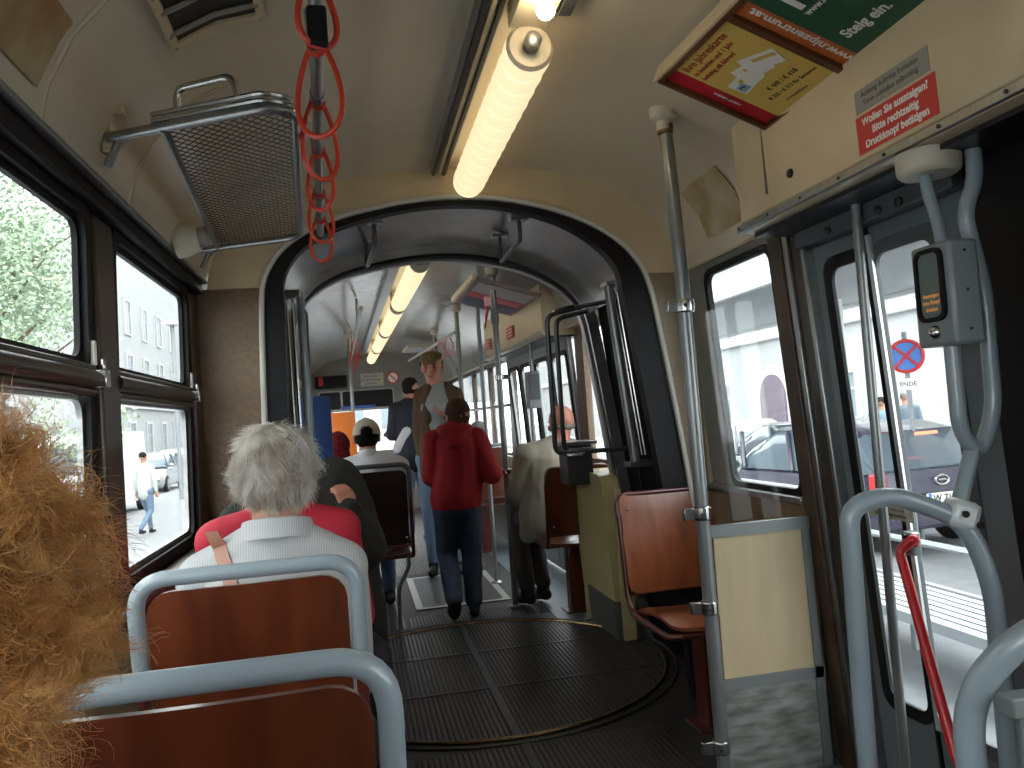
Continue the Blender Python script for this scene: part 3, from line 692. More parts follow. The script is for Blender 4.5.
# ================================================================= luggage rack
t = thing('luggage_rack', (-.70, 2.2, 1.85), 'chrome framed wire mesh luggage rack above the left windows', 'rack')
fr = fillet([(-.90, 1.80, 1.85), (-.56, 1.66, 1.86), (-.505, 1.68, 1.86), (-.56, 2.70, 1.85), (-.60, 2.76, 1.85), (-.93, 2.86, 1.84)], [0, .05, .05, .05, .05, 0], 6)
MB().tube(fr, .011, 10).build('rack_frame', STEEL, t)
mb = MB()
for dz in (.016, .030): mb.tube(fillet([(-.80, 1.755, 1.852+dz), (-.56, 1.655, 1.86+dz), (-.508, 1.685, 1.86+dz), (-.515, 1.85, 1.86+dz)], .05, 6), .006, 8)
mb.build('rack_rail', CHROME, t)
MB().tube(fillet([(-.745, 1.735, 1.885), (-.742, 1.73, 1.928), (-.625, 1.68, 1.935), (-.615, 1.678, 1.89)], .025, 6), .0075, 10).build('rack_handle', CHROME, t)
MB().tube([(-.775, 1.745, 1.848), (-.845, 2.82, 1.842)], .010, 8).build('rack_back_rail', STEEL, t)
# diamond mesh
mb = MB(); 
def rk(u, v): return V((-.775-.07*v+u*(.265+.01*v), 1.745+1.07*v-(.09-.0*v)*u, 1.852+.0*v))
nr, nc = 36, 11
seg = 0
for j in range(nr):
    for i in range(nc):
        a = rk(i/nc, j/nr); b = rk((i+1)/nc, j/nr); c = rk(i/nc, (j+1)/nr); d = rk((i+1)/nc, (j+1)/nr); m_ = rk((i+.5)/nc, (j+.5)/nr)
        tb = rk((i+.5)/nc, j/nr); bb = rk((i+.5)/nc, (j+1)/nr); lb = rk(i/nc, (j+.5)/nr); rb = rk((i+1)/nc, (j+.5)/nr)
        for p, q in ((tb, rb), (rb, bb), (bb, lb), (lb, tb)):
            mb.tube([p, q], .0014, 4, caps=False)
mb.build('wire_mesh', mat('dark_wire', (.05, .045, .038), .4, .5), t)
mb = MB()
for (y, z) in ((1.80, 1.85), (2.86, 1.84)):
    MB().tube(fillet([(-.79, y-.04, z+.005), (-.875, y, z), (-.905, y+.01, z-.06)], .03, 5), .009, 8).build('rack_bracket', STEEL, t)
MB().box((-.915, 1.80, 1.82), (-.89, 1.83, 1.92)).box((-.905, 1.79, 1.90), (-.865, 1.83, 1.918)).build('wall_bracket', CREAM, t, bevel=.005)
t = thing('speaker_pod', (-.90, 2.55, 1.81), 'round off-white speaker pod on the cove panel beneath the luggage rack', 'speaker')
MB().lathe((-.925, 2.55, 1.80), [(.052, 0), (.052, .035), (.046, .045), (.046, .062), (.040, .07), (.012, .072)], (1, 0, .15), 24).build('pod_body', WPLAST, t)
MB().lathe((-.857, 2.55, 1.81), [(.030, 0), (.030, .02), (.024, .028)], (1, 0, .15), 18).build('pod_cap', mat('grey_plastic', (.3, .28, .24), .5), t)

# ceiling vent
t = thing('ceiling_vent', (-.66, 1.75, 2.10), 'louvred ceiling vent with a riveted frame at the top left', 'vent')
def onc(x, y, off=0.):
    z = None
    for i in range(len(CP)-1):
        if CP[i][0] <= x <= CP[i+1][0]:
            k = (x-CP[i][0])/(CP[i+1][0]-CP[i][0]); z = CP[i][1]*(1-k)+CP[i+1][1]*k
    return (x, y, z-off)
def patch(u0, u1, v0, v1, off, th, n=6):
    vs = []; fs = []
    for s in (0, th):
        for i in range(n+1):
            x = u0+(u1-u0)*i/n
            for y in (v0, v1): vs.append(onc(x, y, off+s))
    N = 2*(n+1)
    for i in range(n):
        a = 2*i; fs += [(a, a+1, a+3, a+2), (N+a, N+a+2, N+a+3, N+a+1), (a, a+2, N+a+2, N+a), (a+1, N+a+1, N+a+3, a+3)]
    fs += [(0, N, N+1, 1), (2*n, 2*n+1, N+2*n+1, N+2*n)]
    return MB().add(vs, fs)
m_ = patch(-.750, -.735, 1.20, 1.76, .016, .010)
for a in ((-.575, -.558, 1.20, 1.76), (-.735, -.575, 1.735, 1.76), (-.735, -.575, 1.20, 1.23)): q = patch(*a, .016, .010); m_.add(q.v, q.f)
m_.build('vent_frame', CREAM, t)
patch(-.737, -.573, 1.22, 1.745, .016, .003).build('vent_gauze', mat('dark_gauze', (.03, .028, .02), .7), t)
for i in range(6):
    y = 1.27+i*.085; MB().tube([onc(-.742, y, .024), onc(-.655, y, .026), onc(-.568, y, .024)], .006, 6).build('slat', mat('vent_slat', (.25, .23, .18), .4), t)
m_ = MB()
for y in (1.25, 1.4, 1.55, 1.7, 1.75):
    for x in (-.742, -.567): MB().ball(onc(x, y, .027), .004, 8, 5).build('rivet', STEEL, t)
t = thing('stained_patch', (-.84, 1.05, 1.95), 'rusty stained square cover on the cove at the top left corner', 'cover')
patch(-.916, -.855, 1.10, 1.46, .016, .006).build('cover_sheet', STAIN, t)
t = thing('stained_cover', (.86, 2.62, 1.93), 'yellowed rectangular cover with stained edges high on right cove', 'cover')
patch(.812, .912, 2.47, 2.77, .014, .006).build('cover_sheet', mat('yellowed_paint', (.50, .44, .30), .5, scale=7, col2=(.36, .25, .10)), t)

# ================================================================= strap rail and hanging loops
t = thing('strap_rail', (-.47, 2.1, 1.95), 'grey overhead rail that carries the red hanging loops', 'rail')
RXX = lambda y: -.44-.04*(y-1.3)
RZZ = lambda y: 1.955-.02*(y-1.3)
MB().tube([(RXX(y), y, RZZ(y)) for y in (.9, 1.3, 1.8, 2.3, 3.0)], .0135, 14).build('rail_tube', POLE, t)
for y in (1.0, 1.80, 2.55):
    MB().tube([(RXX(y), y, RZZ(y)), (RXX(y)-.01, y, 2.14)], .009, 8).build('rail_hanger', STEEL, t)
    MB().lathe((RXX(y), y, RZZ(y)), [(.017, -.012), (.017, .012)], (0, 1, 0), 14).build('rail_collar', STEEL, t)
def loop_strap(y, h, w_, rz=0., size=.0056):
    x = RXX(y); z = RZZ(y)
    t = thing('hanging_loop', (x, y, z), 'red', 'strap', 'red cord loops hanging from the overhead rail')
    tx = math.cos(rz); ty = math.sin(rz); pts = []
    for k in range(28):
        a = 2*PI*k/28
        r = math.sin(a)
        zz = z+.012-h*(1-math.cos(a))/2
        ww = w_/2*math.sin(a)*(.45+.55*(1-math.cos(a))/2)*1.25
        pts.append((x+ww*tx, y+ww*ty, zz))
    MB().tube(pts, size, 8, closed=True).build('cord', REDC, t)
    MB().lathe((x, y, z), [(.0175, -.008), (.0195, -.004), (.0195, .004), (.0175, .008)], (0, 1, 0), 14).build('cord_sleeve', REDC, t)
    return t
labs = ['red cord loop nearest the camera at the top, knotted with a black clip', 'largest red cord loop, second from the camera on the overhead rail', 'third red cord loop from the camera on the overhead rail', 'fourth red cord loop from the camera on the overhead rail', 'fifth red cord loop from the camera on the overhead rail', 'red cord loop farthest along the near overhead rail']
for i, (y, h, w_) in enumerate(((1.36, .12, .075), (1.58, .19, .10), (1.84, .19, .095), (2.15, .17, .085), (2.50, .17, .085), (2.80, .16, .08))):
    q = loop_strap(y, h, w_, rz=(.5, -.45, .6, -.6, .5, -.3)[i]); q['label'] = labs[i]
    if i == 0: MB().box((RXX(y)-.018, y-.014, RZZ(y)-.11), (RXX(y)+.016, y+.014, RZZ(y)-.04)).build('clip', BLACK, q, bevel=.006)

# ================================================================= lamps
def lamp(name, y0, y1, label, sh=lambda y: 0., group=None, end=True, x=.056, m=LAMPC):
    t = thing(name, (x+sh(y0), (y0+y1)/2, 2.10), label, 'lamp', group)
    r = .062; z = 2.102; n = int((y1-y0)/.085)
    prof = [(.02, y0-.0)]
    for i in range(n):
        a = y0+(y1-y0)*i/n; b = y0+(y1-y0)*(i+1)/n
        for k in range(6):
            s_ = k/5; prof.append((r-.009*(1-math.sin(PI*s_)**.6)-.002*(s_), a+(b-a)*s_*.999))
    prof.append((.057, y1)); prof.append((.045, y1+.012)); prof.append((.01, y1+.016))
    MB().lathe((x, 0, z), prof, (0, 1, 0), 24).map(lambda a, b, c: (a+sh(b), b, c)).build('lamp_cover', m, t)
    MB().lathe((x, y0, z), [(.052, -.006), (.060, .004), (.057, .012)], (0, 1, 0), 24).map(lambda a, b, c: (a+sh(b), b, c)).build('end_ring', WPLAST, t)
    MB().lathe((x, y0-.05, z), [(.012, 0), (.020, .004), (.020, .045)], (0, 1, 0), 18).map(lambda a, b, c: (a+sh(b), b, c)).build('tube_socket', STEEL, t)
    MB().box((x-.050, y0-.16, 2.150), (x+.050, y0+.005, 2.200)).map(lambda a, b, c: (a+sh(b), b, c)).build('mounting_plate', mat('cream_plate', (.62, .54, .38), .4), t, bevel=.003)
    return t
L0 = lamp('ceiling_lamp', 1.88, 3.0, 'long ribbed warm ceiling lamp nearest the camera')
b_ = MB().ball((.06, 1.725, 2.115), .022, 16, 12).build('bulb', BULB, L0)
MB().lathe((.06, 1.725, 2.132), [(.016, 0), (.016, .03)], n=14).build('bulb_socket', WPLAST, L0)
for i, (a, b) in enumerate(((4.50, 6.05), (6.20, 7.75), (7.90, 9.45), (9.60, 11.1))):
    lamp('ceiling_lamp', a, b, ['first', 'second', 'third', 'farthest'][i]+' ribbed ceiling lamp beyond the articulation', FS, 'ceiling lamps in the front section', x=-.045)
t = thing('ceiling_rail', (-.055, 1.9, 2.16), 'dark grooved metal rail running beside near ceiling lamp', 'rail')
MB().box((-.083, .2, 2.150), (-.018, 3.05, 2.192)).build('rail_body', STEEL, t, bevel=.004)
for x in (-.076, -.056, -.036): MB().box((x, .2, 2.1435), (x+.010, 3.04, 2.1505)).build('rail_groove', DARKMET if x != -.056 else mat('pale_strip', (.4, .33, .2), .4), t)
MB().box((.115, .2, 2.155), (.150, 1.83, 2.192)).build('right_strip', STEEL, t, bevel=.003)
t = thing('ceiling_rail', (-.06, 7, 2.16), 'grooved metal rail beside the ceiling lamps of front section', 'rail')
MB().box((-.19, 4.2, 2.140), (-.13, 11.2, 2.19)).map(fsm).build('rail_body', STEEL, t)

# ================================================================= advertising frame on the ceiling
WOODF = mat('varnished_wood_frame', (.16, .055, .018), .35, scale=6, col2=(.08, .03, .01), coat=.3)
A0 = V((.445, 2.035, 2.085)); A1 = V((.775, 2.055, 1.955))      # far edge: left, right
ad = thing('advert_frame', (.6, 1.4, 2.02), 'wood framed panel of adverts on the ceiling above the near door', 'advert')
AU = (A1-A0).normalized(); AV = V((.06, -1, 0)).normalized(); AN = AU.cross(AV).normalized()
if AN.z > 0: AN = -AN
AW = (A1-A0).length
def apt(u, v, n=0.): return A0+AU*u+AV*v+AN*n
def aquad(u0, u1, v0, v1, n0, th): 
    a = [apt(u0, v0, n0), apt(u1, v0, n0), apt(u1, v1, n0), apt(u0, v1, n0)]
    return slab(a, AN, th)
AL = 1.5
aquad(0, AW, 0, AL, -.022, .010).build('backing_board', WOODF, ad)
for (a, b, c, d) in ((0, AW, 0, .016), (0, .016, 0, AL), (AW-.016, AW, 0, AL), (.016, AW-.016, .352, .374)):
    aquad(a, b, c, d, -.014, .016).build('frame_bar', WOODF, ad, bevel=.002)
aquad(-.006, -.0, -.01, AL, -.05, .052).build('frame_edge', CREAM, ad)
YEL = mat('advert_yellow', (.72, .50, .12), .35); ORG = mat('advert_orange', (.55, .14, .03), .35); GRN = mat('advert_green', (.02, .10, .055), .35); RDA = mat('advert_red', (.50, .015, .03), .35)
DKR = mat('advert_dark_red_print', (.45, .05, .03), .5)
ps = thing('poster', apt(.17, .23), 'yellow and red travel pass poster in the ceiling advert frame', 'poster')
aquad(.018, AW-.018, .018, .075, -.011, .002).build('red_band', RDA, ps)
aquad(.018, AW-.018, .075, .352, -.011, .002).build('yellow_sheet', YEL, ps)
# text runs: right = -AV... readable with right along +AV direction reversed
def atext(s, size, m, u, v, par, rgt, upv, **k): return text('lettering', s, size, m, par, apt(u, v, -.008), rgt, upv, **k)
RT = AV; UP = -AU
# in the photograph this poster's lines run along the tram and its top lies toward the aisle
for i, (s_, z_) in enumerate((('Ihre Jahreskarte', .032), ('zu bezahlen und 1 Jahr', .021), ('beliebig oft fahren!', .021))):
    atext(s_, z_, DKR, .052+i*.026, .088, ps, RT, UP, bold=.0003)
for i, (u_, v_, a_) in enumerate(((.165, .262, -.35), (.17, .215, -.15), (.185, .160, .1))):
    c = apt(u_, v_, -.0075-.0008*i); r_ = (RT*math.cos(a_)+UP*math.sin(a_)); u2 = (UP*math.cos(a_)-RT*math.sin(a_))
    q = [c-r_*.055-u2*.028, c+r_*.055-u2*.028, c+r_*.055+u2*.028, c-r_*.055+u2*.028]
    cd = slab(q, AN, .0006).build('pass_card', WHITE, ps)
    q = [c-r_*.02+u2*.004, c+r_*.05+u2*.004, c+r_*.05+u2*.016, c-r_*.02+u2*.016]
    slab([p_+AN*.0007 for p_ in q], AN, .0004).build('card_band', YEL, cd)
    if i == 2:
        q = [c-r_*.05-u2*.022, c-r_*.015-u2*.022, c-r_*.015+u2*.006, c-r_*.05+u2*.006]
        slab([p_+AN*.0007 for p_ in q], AN, .0004).build('portrait_background', mat('pale_blue_print', (.25, .45, .6), .5), cd)
        MB().ball(c-r_*.033-u2*.008+AN*.001, (.010, .010, .002), 10, 6).build('portrait_hair', INK, cd)
        MB().ball(c-r_*.033-u2*.009+AN*.002, (.006, .006, .002), 10, 6).build('portrait_face', mat('print_skin', (.6, .35, .25), .5), cd)
atext('€ 449 / € 418', .022, INK, .255, .165, ps, RT, UP)
atext('€ 225 / € 213 für Senioren', .018, INK, .283, .13, ps, RT, UP)
atext('www.wienerlinien.at', .011, INK, .312, .16, ps, RT, UP)
atext('WIENER LINIEN', .012, WHITE, .15, .047, ps, AU, RT, bold=.0003)
MB().ball(apt(.19, .047, -.008), (.008, .008, .001), 12, 6).build('emblem', mat('advert_green_dot', (.1, .3, .1), .5), ps)
pg = thing('poster', apt(.17, .9), 'dark green and orange training poster in the ceiling advert frame', 'poster')
aquad(.018, AW-.018, .376, .430, -.011, .002).build('orange_band', ORG, pg)
aquad(.018, AW-.018, .430, 1.45, -.011, .002).build('green_sheet', GRN, pg)
atext('www.nlpzentrum.at', .036, WHITE, AW-.025, .418, pg, -AU, -RT, bold=.0008)
atext('NLP', .115, WHITE, .125, .475, pg, RT, UP, bold=.004)
atext('www.nlpzentrum.at', .024, WHITE, .152, .475, pg, RT, UP, bold=.0005)
atext('... für Privat', .040, mat('pale_green_print', (.35, .5, .35), .5), .205, .58, pg, RT, UP, bold=.0005)
atext('Steig ein.', .040, WHITE, .265, .465, pg, RT, UP, bold=.0010)
atext('Jetzt.', .044, mat('advert_bright_orange', (.8, .2, .03), .5), .265, .66, pg, RT, UP, bold=.0010)

# ================================================================= stop-request unit with its pipes
DEVX, DEVY = .76, 1.50
t = thing('stop_request_unit', (DEVX+.06, DEVY, 1.28), 'grey box with a black-framed display and round button hung before the near door', 'display')
MB().box((.775, 1.405, 1.28), (.845, 1.52, 1.495)).build('box_body', mat('light_grey_enamel', (.22, .25, .26), .35, coat=.3), t, bevel=.008)
FD = lambda u, v, w: (.775-w, u, v)
bz = link('display_bezel', plate(rrect(1.422, 1.332, 1.503, 1.485, .026), [rrect(1.431, 1.341, 1.494, 1.476, .018)], .008, FD), BLACK, t)
link('display_screen', plate(rrect(1.430, 1.340, 1.495, 1.477, .018), [], .003, FD), mat('display_glass', (.16, .20, .18), .15), t)
for i, s_ in enumerate(('Aussteigen', 'bitte Knopf', 'drücken')):
    text('display_lettering', s_, .0125, mat('orange_print', (.75, .33, .08), .5, emit=(1, .4, .1), estr=.15), t, (.7705, 1.4625, 1.383-i*.0145), (0, -1, 0), (0, 0, 1), 'CENTER', sx=.85)
MB().lathe((.775, 1.4625, 1.310), [(.015, 0), (.014, -.004), (.009, -.010), (.003, -.012)], (1, 0, 0), 20).build('push_button', CHROME, t)
for z in (1.31, 1.39, 1.47): MB().lathe((.810, 1.405, z), [(.003, 0), (.003, -.003)], (0, 1, 0), 8).build('screw', INK, t)
t = thing('door_handrail', (.85, 1.5, 1.0), 'grey pipe running from door header around request unit down to hoop rail', 'handrail')
MB().tube(fillet([(.885, 1.44, 1.72), (.885, 1.44, 1.62), (.858, 1.45, 1.56), (.898, 1.46, 1.40), (.905, 1.47, 1.14), (.862, 1.475, 1.045), (.812, 1.465, 1.10), (.812, 1.465, 1.285)], .05, 7), .0165, 16).build('looped_pipe', TUBE, t)
MB().tube([(.853, 1.475, 1.075), (.785, 1.46, .94)], .0165, 16).build('diagonal_pipe', TUBE, t)
MB().tube(fillet([(.815, 1.50, 1.68), (.815, 1.50, 1.62), (.825, 1.49, 1.56), (.825, 1.48, 1.49)], .03, 5), .0125, 12).build('upper_pipe', TUBE, t)
MB().lathe((.825, 1.50, 1.652), [(.055, 0), (.062, .006), (.064, .012), (.066, .05)], n=28).build('pipe_flange', WPLAST, t)
MB().box((.845, 1.455, 1.0), (.885, 1.49, 1.0)) 
# hoop in the doorway
t = thing('hoop_rail', (.66, 1.4, 0), 'thick grey hoop handrail dividing the doorway of the near door', 'handrail')
MB().tube(fillet([(.555, 1.50, .0), (.555, 1.50, .55), (.555, 1.49, .965), (.64, 1.47, .985), (.775, 1.43, .925), (.80, 1.40, .80), (.80, 1.40, .0)], [0, 0, .10, .10, .06, .08, 0], 9), .0195, 20).build('hoop_tube', TUBE, t)
MB().box((.742, 1.405, .905), (.800, 1.47, .965), rot=(0, .35, -.25)).build('cast_clamp', mat('cast_metal', (.60, .62, .63), .4, .2), t, bevel=.014)
for dx, dz in ((.755, .94), (.785, .915)): MB().lathe((dx, 1.405, dz), [(.007, 0), (.007, -.006)], (0, 1, 0), 8).build('clamp_bolt', DARKMET, t)
MB().lathe((.555, 1.50, 0), [(.04, 0), (.04, .01), (.025, .014)], n=18).lathe((.80, 1.40, 0), [(.04, 0), (.04, .01), (.025, .014)], n=18).build('floor_flange', STEEL, t)
# nearest rail and its panel at bottom right
t = thing('seat_partition', (.45, .8, 0), 'grey tube and dark panel in the bottom right corner, closest to the camera', 'partition')
MB().tube(fillet([(.325, .92, 0), (.325, .92, .80), (.385, .86, .90), (.62, .80, .925), (.66, .78, .85), (.66, .78, 0)], [0, .06, .07, .08, .06, 0], 8), .0185, 20).build('rail_tube', TUBE, t)
MB().box((.35, .86, .06), (.64, .872, .795)).build('panel', mat('dark_greygreen', (.10, .115, .115), .4), t, bevel=.004)
MB().box((.335, .852, .79), (.655, .880, .815)).build('panel_trim', mat('grey_alu_trim', (0, 0, 0)), t, bevel=.003)
MB().box((.395, .850, .70), (.46, .862, .765)).build('panel_plate', BEIGEW, t)

# ================================================================= front section fittings
poles = [((.485, 5.0), 'grab pole with a red emergency hammer holder beyond the articulation'), ((.50, 5.78), 'thin grab pole standing at the corner of the floor hatch'), ((.45, 6.6), 'grab pole just right behind the man in the brown jacket'), ((.43, 8.3), 'farthest grab pole on the right of the gangway'), ((-.45, 8.3), 'far left grab pole beyond the hanging red loops')]
for i, ((x, y), lab) in enumerate(poles):
    t = thing('grab_pole', (x, y, 0), lab, 'pole')
    MB().tube([(x, y, 0), (x, y, 2.14)], .019 if i != 1 else .015, 14).build('pole_tube', POLE, t)
    MB().lathe((x, y, 2.095), [(.024, 0), (.040, .012), (.042, .06)], n=18).build('ceiling_flange', WPLAST, t)
    MB().lathe((x, y, 0), [(.04, 0), (.04, .01), (.024, .02)], n=18).build('floor_flange', STEEL, t)
    if i == 0:
        for z in (1.45, .85): MB().lathe((x, y, z), [(.02, -.02), (.027, -.015), (.027, .015), (.02, .02)], n=16).box((x+.02, y-.012, z-.015), (x+.06, y+.012, z+.015)).build('clamp', CHROME, t)
        MB().tube([(x, y, .86), (x+.12, y+.05, .82), (x+.30, y+.1, .80)], .012, 10).build('side_arm', POLE, t)
t = thing('hammer_holder', (.45, 5.0, 1.9), 'red emergency hammer in a grey holder on the grab pole beyond articulation', 'hammer')
MB().box((.455, 4.965, 1.79), (.505, 4.98, 1.89)).build('holder_plate', mat('grey_holder', (.2, .22, .2), .5), t, bevel=.003)
MB().tube([(.44, 4.95, 1.93), (.425, 4.95, 1.85), (.41, 4.95, 1.76)], [.008, .010, .004], 8).box((.415, 4.94, 1.90), (.46, 4.96, 1.96)).build('hammer', REDP, t, bevel=.003)
ad2 = thing('advert_frame', (.6, 5.6, 2.0), 'small wood framed advert panel on the ceiling of the front section', 'advert')
def ad2q(x0, x1, y0, y1, zo, th): 
    return MB().box((0, y0, 0), (1, y1, 1)).map(lambda a, b, c: ((x0 if a < .5 else x1)+FS(b), b, 2.075-((x0 if a < .5 else x1)-.33)*.30-zo-(th if c > .5 else 0)))
ad2q(.33, .74, 4.85, 5.75, .0, .02).build('backing_board', WOODF, ad2)
ad2q(.36, .71, 4.89, 5.20, .021, .002).build('poster_sheet', mat('grey_print', (.35, .33, .33), .5), ad2)
ad2q(.36, .71, 5.22, 5.40, .021, .002).build('red_poster_sheet', RDA, ad2)
ad2q(.36, .71, 5.42, 5.71, .021, .002).build('dark_poster_sheet', mat('dark_blue_print', (.07, .08, .13), .5), ad2)
ad2q(.31, .33, 4.83, 5.77, -.01, .032).build('frame_edge', CREAM, ad2)
ad3 = thing('advert_frame', (.3, 9.2, 2.05), 'tiny far advert frame on the ceiling beside the farthest lamp', 'advert')
MB().box((.26, 8.9, 2.04), (.56, 9.6, 2.07)).map(fsm).build('backing_board', mat('pale_frame', (.4, .38, .3), .5), ad3)
MB().box((.29, 8.94, 2.035), (.53, 9.56, 2.042)).map(fsm).build('poster_sheet', mat('grey_print', (0, 0, 0)), ad3)
def small_red(y, z, lab):
    t = thing('red_sticker', (.76+FS(y), y, z), lab, 'sticker')
    slab([(.772+FS(y)-.004, y+.13, z-.045), (.772+FS(y)-.004, y-.13, z-.045), (.768+FS(y)-.004, y-.13, z+.045), (.768+FS(y)-.004, y+.13, z+.045)], (-1, 0, 0), .002).build('sticker_sheet', REDST, t)
    for i in range(3): slab([(.7625+FS(y), y+.10, z+.020-i*.025), (.7625+FS(y), y-.10, z+.020-i*.025), (.7625+FS(y), y-.10, z+.027-i*.025), (.7625+FS(y), y+.10, z+.027-i*.025)], (-1, 0, 0), .001).build('lettering', WHITE, t)
small_red(5.95, 1.83, 'small red sticker on the door header of the front section')
small_red(6.85, 1.83, 'second small red sticker farther along the front door header')
t = thing('stop_request_unit', (.78, 5.45, 1.25), 'small grey request box beside the pole in the front section doorway', 'display')
MB().box((.755, 5.40, 1.24), (.845, 5.50, 1.50)).build('box_body', mat('light_grey_enamel', (0, 0, 0)), t, bevel=.008)
MB().tube([(.80, 5.45, 1.70), (.80, 5.45, 1.5)], .015, 10).tube(fillet([(.78, 5.45, 1.25), (.78, 5.45, .95), (.72, 5.5, .80), (.60, 5.5, .84), (.60, 5.5, .0)], .05, 5), .015, 10).build('handrail_pipe', POLE, t)
MB().box((.765, 5.392, 1.30), (.835, 5.40, 1.48)).build('display_screen', GREYD, t)
# front hoops and rails
t = thing('strap_rail', (-.42, 7, 1.95), 'overhead rail with bunched red loops in the front section', 'rail')
MB().tube([(-.36+FS(5.2), 5.2, 1.96), (-.36+FS(10), 10, 1.96)], .014, 10).build('rail_tube', POLE, t)
for y in (6.0, 8.0): MB().tube([(-.36+FS(y), y, 1.96), (-.36+FS(y), y, 2.15)], .01, 8).build('rail_hanger', STEEL, t)
for i, y in enumerate((7.0, 7.5, 8.0, 8.6)):
    t = thing('hanging_loop', (-.36+FS(y), y, 1.95), 'red', 'strap', 'red loops bunched on the front left rail')
    t['label'] = 'red cord loop in the bunch hanging far off on the front left rail'
    pts = []
    for k in range(16):
        a = 2*PI*k/16; pts.append((-.36+FS(y)+.05*math.sin(a)*(.4+.6*(1-math.cos(a))/2), y, 1.96-.19*(1-math.cos(a))/2))
    MB().tube(pts, .005, 6, closed=True).build('cord', REDC, t)
t = thing('strap_rail', (.45, 8, 1.9), 'overhead rail with red loops right of the man in the flat cap', 'rail')
MB().tube([(.45+FS(6.6), 6.6, 1.93), (.30+FS(9), 9.4, 1.93)], .013, 10).build('rail_tube', POLE, t)
for y in (6.9, 7.3, 8.0):
    t = thing('hanging_loop', (.44+FS(y), y, 1.93), 'red', 'strap', 'red loops on the front right rail'); t['label'] = 'red cord loop on the front rail right of the flat cap'
    xx = .45+FS(y)-(y-6.6)*.05; pts = []
    for k in range(16):
        a = 2*PI*k/16; pts.append((xx+.045*math.sin(a)*(.4+.6*(1-math.cos(a))/2), y, 1.94-.18*(1-math.cos(a))/2))
    MB().tube(pts, .005, 6, closed=True).build('cord', REDC, t)
# blue and orange panels on the left
t = thing('partition_panel', (-.66, 4.9, 0), 'dark blue upright partition panel behind the left articulation bars', 'partition')
link('panel', plate(rrect(-.80, .62, -.567, 1.40, .012), [], .02, lambda u, v, w: (u, 4.90+w, v)), mat('dark_blue_laminate', (.010, .035, .12), .4), t)
MB().tube([(-.80, 4.91, 0), (-.80, 4.91, 1.42)], .012, 8).build('panel_post', STEEL, t)
t = thing('partition_panel', (-.54, 6.5, 0), 'bright orange partition panel left of the beige cap', 'partition')
link('panel', plate(rrect(-.66, .62, -.432, 1.325, .008), [], .02, lambda u, v, w: (u, 6.50+w, v)), mat('orange_laminate', (.75, .19, .02), .4), t)
MB().tube([(-.67, 6.51, 0), (-.67, 6.51, 1.35)], .012, 8).build('panel_post', STEEL, t)
# cab end: signs, dark displays
t = thing('no_smoking_sign', (.02, YF, 1.76), 'round red and white prohibition sign on the far end wall', 'sign')
cx_, cz_ = .12, 1.86
MB().lathe((cx_, YF-.004, cz_), [(.085, 0), (.085, .003)], (0, 1, 0), 28).build('sign_disc', WHITE, t)
ring = [(cx_+.078*math.cos(2*PI*k/32), YF-.006, cz_+.078*math.sin(2*PI*k/32)) for k in range(32)]
MB().tube(ring, .011, 6, closed=True).tube([(cx_-.055, YF-.006, cz_+.055), (cx_+.055, YF-.006, cz_-.055)], .009, 6).build('sign_ring', REDST, t)
t = thing('end_notice', (-.35, YF, 1.82), 'pale notice with small dark print left of the far prohibition sign', 'sign')
MB().box((-.33, YF-.006, 1.76), (-.01, YF, 1.94)).build('notice_board', mat('pale_notice', (.45, .43, .36), .5), t)
for i, s_ in enumerate(('Bitte nicht', 'mit dem Fahrer', 'sprechen')): text('lettering', s_, .045, INK, t, (-.19, YF-.008, 1.885-i*.05), (1, 0, 0), (0, 0, 1), 'CENTER')
MB().add([(-.062, YF-.009, 1.82), (-.016, YF-.009, 1.82), (-.04, YF-.009, 1.87)], [(0, 1, 2)]).build('warning_triangle', mat('sign_yellow', (.8, .5, .05), .5), t)
t = thing('destination_display', (-.2, YF-.06, 1.55), 'pair of black display boxes in a pale frame above the windscreen', 'display')
link('display_frame', plate(rrect(-.92, 1.44, .12, 1.72, .04), [rrect(-.90, 1.46, -.62, 1.70, .03), rrect(-.59, 1.46, .10, 1.70, .03)], .05, lambda u, v, w: (u, YF-.08+w, v)), mat('pale_frame_grey', (.3, .3, .27), .5), t)
for a, b in ((-.90, -.62), (-.59, .10)): MB().box((a, YF-.06, 1.46), (b, YF-.03, 1.70)).build('display_screen', BLACK, t)
MB().box((-.62, YF-.09, 1.455), (-.15, YF-.08, 1.495)).build('blue_strip', mat('blue_strip', (.04, .10, .35), .4), t)
t = thing('destination_display', (-.62, YF-.06, 1.8), 'small dark box with a red patch high on far end wall at left', 'display')
MB().box((-.95, YF-.05, 1.76), (-.52, YF-.002, 1.93)).build('box_body', BLACK, t, bevel=.01)
MB().box((-.90, YF-.055, 1.80), (-.84, YF-.05, 1.92)).build('red_patch', REDST, t)

